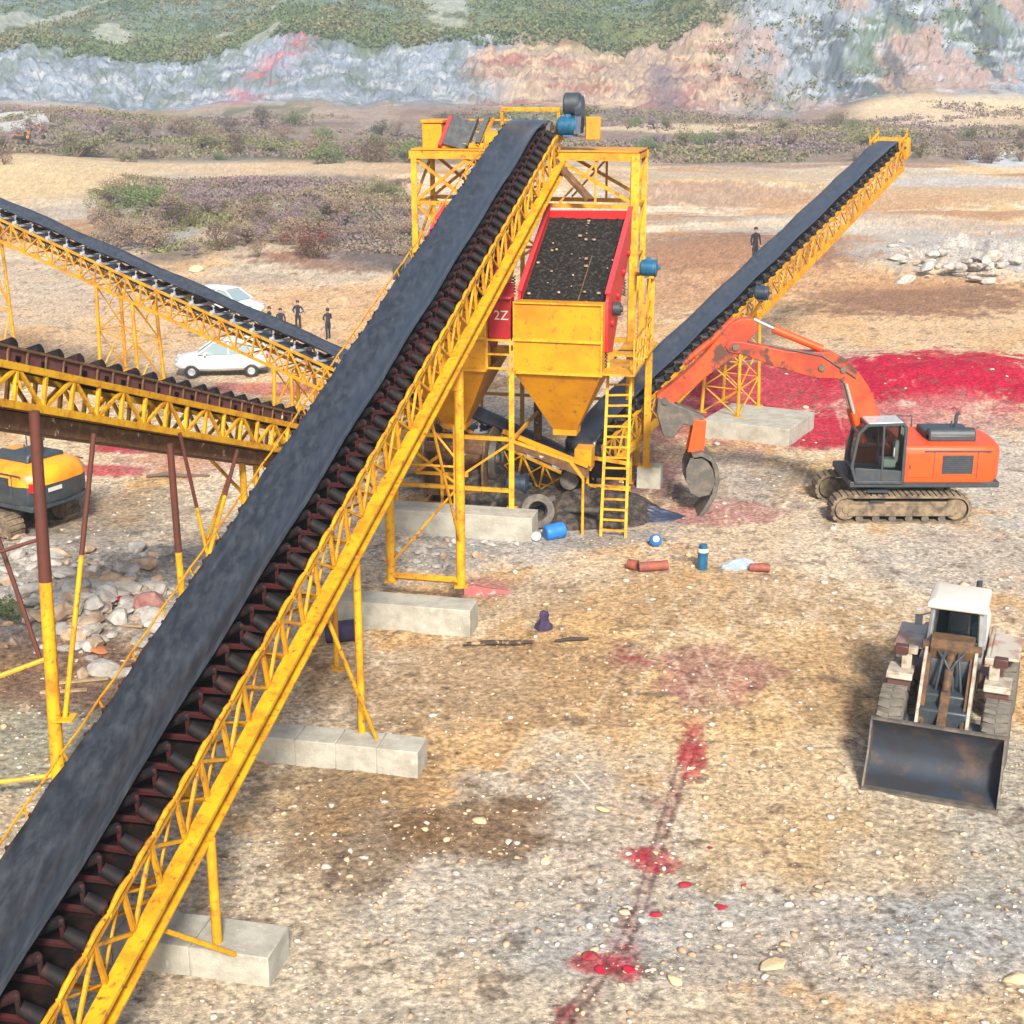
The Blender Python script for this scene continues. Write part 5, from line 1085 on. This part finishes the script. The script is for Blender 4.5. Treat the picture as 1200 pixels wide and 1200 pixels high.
for sg in (1, -1):
    mb = MB(); mb.prism(xz([(2.16, .35), (2.18, .8), (1.75, 1.05), (.85, 2.15), (.5, 2.35), (.35, 2.1), (1.2, .85)], sg*.52), (0, .07, 0)); mb.prism(xz([(2.1, .35), (2.1, .74), (1.7, .98), (.8, 2.08), (.5, 2.28), (.4, 2.1), (1.2, .85)], sg*.46), (0, .12, 0), 1); mb.build('lift_arm', [DCR, RBR], root, bevel=.01)
    mb = MB(); mb.tube([(.7, sg*.36, .9), (1.3, sg*.36, 1.1)], .08, 10); mb.tube([(1.3, sg*.36, 1.1), (1.75, sg*.42, 1.0)], .045, 8); mb.build('lift_cylinder', RBR, root)
mb = MB(); mb.prism(xz([(1.0, 1.55), (1.25, 1.6), (1.75, 1.15), (2.15, .95), (2.15, .8), (1.6, .9), (1.05, 1.3)], 0), (0, .2, 0)); mb.tube([(.6, 0, 2.2), (1.15, 0, 1.55)], .10, 10); mb.build('tilt_link', RBR, root, bevel=.02)
mb = MB(); mb.box((.75, 0, .95), (1.7, 1.0, .7)); mb.box((.95, 0, 1.35), (.5, .95, .3)); mb.tube([(1.25, -.8, .76), (1.25, .8, .76)], .2, 12); mb.build('front_frame', EXD, root, bevel=.04)
mb = MB(); mb.prism(xz([(.3, 1.2), (.6, 1.2), (.7, 1.9), (.62, 2.1), (.3, 2.1)], 0), (0, .86, 0), mi=1); mb.prism(xz([(.1, 2.1), (.62, 2.1), (.68, 2.35), (.5, 2.5), (.1, 2.5)], 0), (0, .9, 0))
for a_, b_ in ((-.3, .1), (-.12, -.2), (.15, .25), (.3, -.05)): mb.tube([(.62, a_, 2.3), (.86, (a_+b_)/2, 2.15), (.92, b_, 1.8), (.95, b_*1.2, 1.45)], .035, 8, mi=1)
mb.tube([(.45, -.62, 2.3), (.45, .62, 2.3)], .12, 12); mb.build('arm_tower', [RBR, EXD], root, bevel=.02)
for sg in (1, -1):
    mb = MB(); mb.box((.62, sg*1.02, 1.72), (.62, .56, .07)); mb.bar((.93, sg*1.02, 1.72), (.98, sg*1.02, 1.62), .56, .05, mi=0); mb.box((.9, sg*1.02, 1.5), (.05, .5, .3), mi=1); mb.box((.15, sg*.85, 1.6), (.5, .5, .35), mi=1); mb.build('mudguard', [DCR, LRD], root, bevel=.02)
    mb = MB(); mb.bar((.6, sg*.92, 1.75), (.6, sg*.92, 2.15), .10, .22); mb.box((.6, sg*.80, 2.2), (.16, .2, .16)); mb.box((.62, sg*1.04, 2.2), (.2, .28, .2), mi=1); mb.build('headlight', [DCR, mat('dusty_red_lamp', (.06, .022, .018), .5)], root, bevel=.02)
# cab
mb = MB(); W_ = .56
post = [(-.05, 1.75, 3.2, .06), (-1.45, 1.75, 3.2, .0)]
for sg in (1, -1):
    mb.bar((.05, sg*W_, 1.7), (-.08, sg*(W_-.06), 3.02), .09, .1); mb.bar((-.75, sg*W_, 1.7), (-.75, sg*(W_-.05), 3.02), .07, .08); mb.bar((-1.25, sg*W_, 1.7), (-1.2, sg*(W_-.06), 3.02), .09, .1); mb.bar((.05, sg*W_, 1.75), (-1.25, sg*W_, 1.75), .08, .12)
mb.bar((.05, -W_, 1.78), (.05, W_, 1.78), .08, .14); mb.bar((-1.25, -W_, 1.75), (-1.25, W_, 1.75), .08, .1); mb.box((-.6, 0, 1.45), (1.2, 1.12, .5))
cb3 = mb.build('cab', mat('loader_cab_grey', (.20, .21, .22), .5, 0, (.12, .12, .12), 4), root, bevel=.015)
mb = MB(); mb.loft([[Vector((x, y, z)) for x, y in ((.06-k, -.64+k), (.06-k, .64-k), (-1.3+k, .64-k), (-1.3+k, -.64+k))] for z, k in ((3.0, .03), (3.04, 0), (3.16, .02), (3.22, .16))]); mb.build('cab_roof', CREAM, cb3, bevel=.02)
g, t_, p_ = nodes('clear_cab_glass'); p_.inputs['Transmission Weight'].default_value = 1; p_.inputs['Roughness'].default_value = .02; p_.inputs['IOR'].default_value = 1.1; p_.inputs['Base Color'].default_value = (.8, .88, .88, 1)
mb = MB()
mb.add([(.06, -W_+.05, 1.85), (.06, W_-.05, 1.85), (-.05, W_-.1, 3.0), (-.05, -W_+.1, 3.0)], [(0, 1, 2, 3)]); mb.build('windscreen', g, cb3)
for sg in (1, -1): mb = MB(); mb.add([(0, sg*W_, 1.8), (-1.2, sg*W_, 1.8), (-1.17, sg*(W_-.05), 3.0), (-.1, sg*(W_-.05), 3.0)], [(0, 1, 2, 3)]); mb.build('side_window', g, cb3)
mb = MB(); mb.box((-.9, 0, 1.9), (.5, .5, .4)); mb.box((-1.1, 0, 2.25), (.12, .48, .6)); mb.build('seat', EXD, cb3, bevel=.05)
mb = MB(); mb.box((-1.22, 0, 2.35), (.03, 1.0, 1.1)); mb.build('rear_window', GLS, cb3)
mb = MB(); mb.tube([(-.15, 0, 1.7), (-.4, 0, 2.15)], .04, 8); mb.lathe((-.4, 0, 2.17), (-.5, 0, 1), [(0, .2), (.03, .22), (.05, .2), (.03, .18)], 20, closed=True); mb.build('steering_wheel', EXD, cb3)
mb = MB(); mb.box((-.1, 0, 1.85), (.26, 1.0, .22)); mb.build('dashboard', NAVY, cb3, bevel=.05)
mb = MB(); mb.box((.15, -.78, 2.75), (.06, .16, .24)); mb.bar((.02, -.55, 2.9), (.15, -.78, 2.85), .03); mb.build('mirror', EXD, cb3)
mb = MB(); mb.loft([[Vector((x, y*k, z)) for y, z in ((-.6, 1.3), (.6, 1.3), (.6, 1.85), (.5, 2.0), (-.5, 2.0), (-.6, 1.85))] for x, k in ((-1.6, 1), (-3.2, 1), (-3.6, .9))]); mb.build('engine_hood', CREAM, root, bevel=.04)
mb = MB()
for sg in (1, -1): mb.box((-1.6, sg*1.06, 1.68), (1.5, .64, .08)); mb.box((-1.6, sg*.7, 1.45), (2.6, .1, .5))
mb.box((-3.3, 0, .95), (.7, 1.9, .7)); mb.build('rear_body', mat('loader_orange_cream', (.26, .15, .10), .6, 0, (.36, .32, .27), 1.2, (.45, .55)), root, bevel=.04)
mb = MB(); mb.tube([(-2.2, .3, 2.4), (-2.2, .3, 3.0)], .07, 10); mb.build('exhaust', EXD, root)
mb = MB(); mb.box((-1.6, 0, .85), (3.2, .9, .6)); mb.build('rear_frame', EXD, root, bevel=.03)
for k in range(3): mb = MB(); mb.box((-.15, .98, .7+.3*k), (.4, .25, .05)); mb.build('step', EXD, root)

# ------------------------------------------------------------------ cars
def car(loc, rz, label, suv=False):
    root = empty('parked_car', loc, rz, label=label, cat='car', group='white cars parked behind the left conveyors'); h = .18 if suv else 0
    st = [(-2.25, .55, .85, .72), (-2.15, .34, .98+h, .84), (-1.4, .28, 1.02+h, .90), (-.3, .25, .98+h, .92), (.9, .25, .96+h, .91), (1.6, .28, .88+h, .88), (2.1, .36, .74+h, .78), (2.3, .5, .62+h, .62)]
    secs = []
    for x, zb, zt, wy in st: secs.append([Vector((x, y*wy, z)) for y, z in ((-.8, zb), (.8, zb), (1, zb+.15), (1.0, zt-.15), (.9, zt), (-.9, zt), (-1.0, zt-.15), (-1, zb+.15))])
    mb = MB(); mb.loft(secs); b = mb.build('body', WHT, root); s_ = b.modifiers.new('s', 'SUBSURF'); s_.levels = s_.render_levels = 1
    zt = 1.5+h*1.2; rr = -2.0 if suv else -1.75
    gh = [(rr, .93+h), (-1.15 if not suv else -1.8, zt-.04), (-.2, zt), (.35, zt-.05), (1.15, .93+h)]
    mb = MB(); n = len(gh); L_ = [Vector((x, (.80 if z < 1.2 else .62), z)) for x, z in gh]; R_ = [Vector((p.x, -p.y, p.z)) for p in L_]
    mb.add(L_+R_, [tuple(range(n)), tuple(range(2*n-1, n-1, -1))]+[(i, i+n, i+1+n, i+1) for i in range(n-1)]); mb.build('window_glass', GLS2, root)
    mb = MB(); mb.loft([[Vector((x, y, z+.012)) for y, z in ((-.60, z0), (.60, z0), (.56, z0+.04), (-.56, z0+.04))] for x, z0 in ((gh[1][0], zt-.03), (-.2, zt), (.35, zt-.04))])
    for sg in (1, -1):
        for i in range(n-1): a, c = L_[i], L_[i+1]; mb.bar(Vector((a.x, a.y*sg*1.01, a.z)), Vector((c.x, c.y*sg*1.01, c.z)), .07, .06)
        mb.bar((-.35, sg*.8, .95+h), (-.35, sg*.63, zt), .07, .06)
    mb.build('roof', WHT, root)
    for x in (-1.4, 1.42):
        for sg in (1, -1): wheel(root, x, sg*.80, .33, .22, TYB, STL)
    for sg in (1, -1):
        mb = MB(); mb.box((2.12, sg*.6, .68+h), (.16, .32, .13)); mb.build('headlight', STL, root, bevel=.03)
        mb = MB(); mb.box((-2.17, sg*.66, .82+h), (.08, .25, .16)); mb.build('tail_lamp', RED, root, bevel=.02)
        mb = MB(); mb.box((.75, sg*1.0, 1.0+h), (.12, .2, .13)); mb.build('mirror', WHT, root, bevel=.02)
    return root
p = G(262, 372); car((p.x+.3, p.y+.3, hz(p.x, p.y)), R(-32), 'white car with rounded roof behind the far left conveyor, its roof above the belt', True)
p = G(255, 444); car((p.x+.1, p.y+1.0, hz(p.x, p.y)), R(186), 'white car seen through the lattice between the two left conveyors', True)

# ------------------------------------------------------------------ people
def person(px, py, face, label, top=CLO, low=CLO2, hgt=1.72, sit=False, pose='stand', z=None):
    p = GG(px, py); 
    if z is not None: p = z
    k = hgt/1.72; bm = bmesh.new(); V = {}
    arms = {'stand': ((.24, .02, 1.12), (.25, .10, .88)), 'hips': ((.34, -.06, 1.16), (.17, .10, 1.02)), 'front': ((.25, .08, 1.14), (.08, .24, 1.08))}[pose]
    hipz, kn, ft = (.92, .50, .06)
    J = {'pel': (0, 0, .95, .145), 'wst': (0, 0, 1.10, .125), 'chs': (0, 0, 1.30, .155), 'nk0': (0, 0, 1.44, .085), 'nk': (0, .01, 1.50, .055), 'hd': (0, .02, 1.57, .085), 'hd2': (0, .02, 1.67, .088)}
    ed = [('pel', 'wst'), ('wst', 'chs'), ('chs', 'nk0'), ('nk0', 'nk'), ('nk', 'hd'), ('hd', 'hd2')]
    for s_, n in ((1, 'l'), (-1, 'r')):
        wk = .09*s_
        J.update({'hp'+n: (.09*s_, 0, .88, .10), 'kn'+n: (.10*s_, .03+wk*.4, .50, .065), 'an'+n: (.11*s_, wk*.5, .10, .045), 'to'+n: (.12*s_, .15+wk*.5, .045, .04),
                  'sh'+n: (.18*s_, 0, 1.40, .065), 'el'+n: (arms[0][0]*s_, arms[0][1], arms[0][2], .045), 'wr'+n: (arms[1][0]*s_, arms[1][1], arms[1][2], .033), 'ha'+n: (arms[1][0]*s_*.96, arms[1][1]+.03, arms[1][2]-.09, .032)})
        ed += [('pel', 'hp'+n), ('hp'+n, 'kn'+n), ('kn'+n, 'an'+n), ('an'+n, 'to'+n), ('chs', 'sh'+n), ('sh'+n, 'el'+n), ('el'+n, 'wr'+n), ('wr'+n, 'ha'+n)]
    names = list(J); me = bpy.data.meshes.new('sk'); me.from_pydata([J[n][:3] for n in names], [(names.index(a), names.index(b)) for a, b in ed], [])
    o = bpy.data.objects.new('sk', me); S.collection.objects.link(o); m_ = o.modifiers.new('skin', 'SKIN'); 
    for i, n in enumerate(names): me.skin_vertices[0].data[i].radius = (J[n][3], J[n][3]*(.72 if n in ('pel', 'wst', 'chs') else 1)); me.skin_vertices[0].data[i].use_root = (n == 'pel')
    sb = o.modifiers.new('sub', 'SUBSURF'); sb.levels = sb.render_levels = 1
    bpy.context.view_layer.update(); me2 = bpy.data.meshes.new_from_object(o.evaluated_get(bpy.context.evaluated_depsgraph_get())); bpy.data.objects.remove(o)
    me2.name = 'person'; me2.materials.clear()
    for q in (top, low, SKIN, BLK): me2.materials.append(q)
    hw = arms[1][2]
    for f in me2.polygons:
        c = f.center; f.use_smooth = True
        mi = 2 if c.z > 1.49 or (abs(c.z-(hw-.07)) < .075 and math.hypot(abs(c.x)-arms[1][0], c.y-arms[1][1]-.03) < .07) else (0 if c.z > .90 or abs(c.x) > .21 else (3 if c.z < .09 else 1)); f.material_index = mi
    r_ = bpy.data.objects.new('person', me2); S.collection.objects.link(r_); r_.location = p; r_.rotation_euler = (0, 0, face); r_.scale = (k,)*3
    tag(r_, label, 'person')
    h = MB(); h.lathe((0, 0, 1.62), (0, -.25, 1), [(-.02, .098), (.04, .104), (.09, .09), (.125, .05), (.135, 0)], 14); h.build('hair', HAIR, r_)
    h = MB()
    for a in (1, -1): h.box((a*.033, .098, 1.635), (.022, .01, .01), mi=1); h.box((a*.092, .015, 1.62), (.015, .03, .05))
    h.prism([(0, .098, 1.64), (0, .125, 1.60), (0, .10, 1.595)], (.025, 0, 0)); h.box((0, .1, 1.572), (.045, .01, .008), mi=2); h.build('face_features', [SKIN, BLK, CLR], r_)
    return r_
person(350, 388, R(160), 'person in dark clothes with both hands at the hips, standing on the sand', pose='hips')
person(385, 398, R(35), 'person in dark clothes with a bent arm, rightmost of the group on the sand', pose='front')
person(330, 398, R(200), 'person in dark clothes standing close behind the left conveyor, right one of the pair')
person(317, 396, R(120), 'person in black partly hidden by the left conveyor, left one of the pair', top=CLO2)
# worker standing on far ground by the right conveyor
w1 = person(876, 293, R(200), 'worker in dark clothes beside the belt of the right conveyor', top=CLO2, low=CLO, z=None, hgt=1.62)
q = cc.p((74-48.2)/cc.u.y*.62, -1.0, 0); 
mb = MB(); 
qq = GY(884, 309, 66.0); w1.location = (qq.x, 66.0, qq.z)
# small access platform that carries the worker, fixed to the conveyor
cr = bpy.data.objects['belt_conveyor.003'] if 'belt_conveyor.003' in bpy.data.objects else root
mb = MB(cr.location); mb.box((qq.x+.15, 66.0, qq.z-.03), (.8, .8, .05)); tq = (66.0-C0.y)/cc.u.y; pp = cc.p(tq, -.7, .5); mb.bar((qq.x, 66, qq.z-.06), pp, .08); mb.bar((qq.x+.5, 65.5, qq.z-.06), cc.p(tq+.4, -.7, .2), .08); mb.build('access_platform', STD, cr, smooth=False)

# ------------------------------------------------------------------ small things on the ground
def lay(name, mb, mt, px, py, label, cat, rz=0, dz=0, **k):
    p = GG(px, py); o = mb.build(name, mt, loc=(p.x, p.y, p.z+dz), **k); o.rotation_euler = (0, 0, rz); return tag(o, label, cat)
mb = MB(); mb.lathe((0, 0, .24), (1, .4, .1), [(-.34, 0), (-.34, .2), (-.3, .25), (-.1, .27), (-.05, .255), (.1, .27), (.3, .25), (.34, .2), (.34, 0)], 20); lay('plastic_drum', mb, BLUB, 650, 631, 'bright blue drum lying beside the hopper footing', 'drum')
mb = MB(); mb.lathe((0, 0, .14), (0, -.6, .8), [(-.16, 0), (-.16, .1), (-.06, .17), (.06, .17), (.1, .1), (.1, 0)], 14); lay('bucket_pail', mb, [STL], 628, 634, 'small dark and white pail left of the blue drum', 'pail')
mb = MB(); bmq = [( -.19, 0), (-.17, .09), (-.1, .17), (0, .2), (.1, .17), (.17, .09), (.19, 0)]; mb.lathe((0, 0, .19), (0, -.8, .5), bmq, 16); mb.lathe((0, -.1, .25), (0, -.8, .5), [(0, .09), (.09, .1), (.09, 0)], 12, mi=1); lay('plastic_jug', mb, [BLUB, CREAM], 768, 640, 'round blue plastic jug with white cap near the ladder foot', 'jug')
mb = MB(); mb.lathe((0, 0, 0), (0, 0, 1), [(0, 0), (0, .15), (.5, .15), (.5, .17), (.6, .17), (.6, .13), (.78, .12), (.8, 0)], 18); mb.lathe((0, 0, .56), (0, 0, 1), [(0, .175), (.12, .178), (.12, .165)], 18, mi=1); lay('gas_cylinder', mb, [BLU, CREAM], 823, 667, 'upright blue cylinder with white band standing in the yard', 'cylinder')
mb = MB(); mb.tube([(-.45, 0, .15), (.45, 0, .15)], .15, 14); mb.tube([(-.45, 0, .15), (-.46, 0, .15)], .11, 14, mi=1); lay('clay_pipe', mb, [PIPE, EXD], 765, 669, 'red brown pipe section lying in the yard', 'pipe', R(12))
mb = MB(); mb.tube([(-.15, 0, .15), (.16, 0, .13)], [.15, .17], 12, mi=0); mb.tube([(-.16, 0, .15), (-.12, 0, .15)], .13, 12, mi=1); lay('pipe_collar', mb, [PIPE, CREAM], 741, 667, 'short pipe collar with pale rim at the left end of the red brown pipe', 'pipe', R(-30))
heap('cement_sack', 0, 0, .65, .28, .3, mat('grey_blue_sack', (.20, .26, .32), .8, 0, (.38, .42, .46), 3), 'grey blue sack lying right of the blue cylinder', 'sack', 11, loc=GG(868, 665))
mb = MB(); mb.tube([(-.3, 0, .12), (.1, .02, .13), (.3, 0, .12)], [.12, .14, .11], 12); lay('pipe_stub', mb, PIPE, 890, 670, 'short dark pipe stub at the end of the grey blue sack', 'pipe', R(-8))
mb = MB(); mb.loft([[Vector((math.cos(a)*r*(1+.2*math.sin(3*a+z*5)), math.sin(a)*r*.8, z)) for a in [2*math.pi*i/12 for i in range(12)]] for z, r in ((0, .24), (.12, .22), (.22, .13), (.3, .11), (.4, .13), (.5, .1), (.53, .03))]); lay('cloth_bundle', mb, PURP, 637, 737, 'dark purple upright cloth bundle on the bare sand', 'bundle')
mb = MB(); mb.tube([(-1.0, 0, .07), (-.3, .03, .09), (.3, .02, .08), (.85, .12, .06)], [.05, .075, .07, .04], 8, mi=0); lay('log', mb, mat('dark_log', (.03, .02, .015), .8, 0, (.30, .2, .1), 3, (.52, .6)), 588, 757, 'long dark pole lying on the ground, the longer of two', 'pole', R(2))
mb = MB(); mb.tube([(-.45, 0, .05), (.0, .02, .07), (.45, .0, .05)], [.04, .06, .04], 8); lay('log', mb, mat('dark_stick', (.03, .02, .02), .8), 670, 752, 'short dark pole right of the longer one', 'pole', R(10))
mb = MB(); mb.loft([[Vector((x, y*w2, z*w2)) for y, z in ((-.2, 0), (.2, 0), (.17, .22), (-.12, .26))] for x, w2 in ((-.45, 1.1), (-.1, 1), (.3, .6), (.75, .4), (.85, .2))]); lay('red_cloth', mb, REDC, 562, 695, 'faded pink and red cloth lying at the foot of the thick conveyor leg', 'cloth', R(2))
mb = MB(); mb.lathe((0, 0, .3), (1, -.3, .1), [(-.42, 0), (-.42, .27), (-.38, .29), (-.36, .28), (0, .28), (.36, .28), (.38, .29), (.42, .27), (.42, 0)], 20); lay('oil_drum', mb, PURP, 401, 752, 'dark purple drum lying left of the third concrete block', 'drum', R(20))
mb = MB(); mb.box((0, 0, .02), (.06, .75, .03)); lay('wood_strip', mb, CREAM, 682, 917, 'thin white strip of wood on the grey gravel', 'stick', R(22), bevel=.005)
for (px, py, L, rz, lb) in ((95, 800, 1.3, 14, 'thin yellowish plank beside the near left conveyor leg'), (75, 812, 1.1, 8, 'second thin plank left of the near conveyor leg, lower'), (155, 735, .6, -10, 'short pale plank at the edge of the left rubble heap')):
    mb = MB(); mb.box((0, 0, .05), (L, .12, .05)); lay('plank', mb, WOOD, px, py, lb, 'plank', R(rz), bevel=.005)
mb = MB(); mb.tube([(-1.2, 0, .06), (-.5, .1, .12), (.2, 0, .08), (1.1, .12, .05)], [.05, .09, .08, .04], 7); lay('dead_branch', mb, BARK, 210, 560, 'dark dead branch lying under the left conveyors on reddish ground', 'branch')

# ------------------------------------------------------------------ haze
mh = bpy.data.materials.new('haze_air'); mh.use_nodes = True; t = mh.node_tree; t.nodes.remove(t.nodes['Principled BSDF'])
pv = t.nodes.new('ShaderNodeVolumePrincipled'); pv.inputs['Color'].default_value = (.72, .85, 1, 1); pv.inputs['Density'].default_value = 0.00055; pv.inputs['Anisotropy'].default_value = .2
t.links.new(pv.outputs[0], t.nodes['Material Output'].inputs['Volume'])
me = bpy.data.meshes.new('haze'); X0, X1, Y0, Y1, Z0, Z1 = -1600, 1600, -8, 1170, -6, 175
me.from_pydata([(x, y, z) for x in (X0, X1) for y in (Y0, Y1) for z in (Z0, Z1)], [], [(0, 1, 3, 2), (4, 6, 7, 5), (0, 4, 5, 1), (2, 3, 7, 6), (0, 2, 6, 4), (1, 5, 7, 3)])
me.materials.append(mh); ho = bpy.data.objects.new('haze', me); S.collection.objects.link(ho); tag(ho, 'thin pale haze over the quarry', 'haze', kind='stuff')
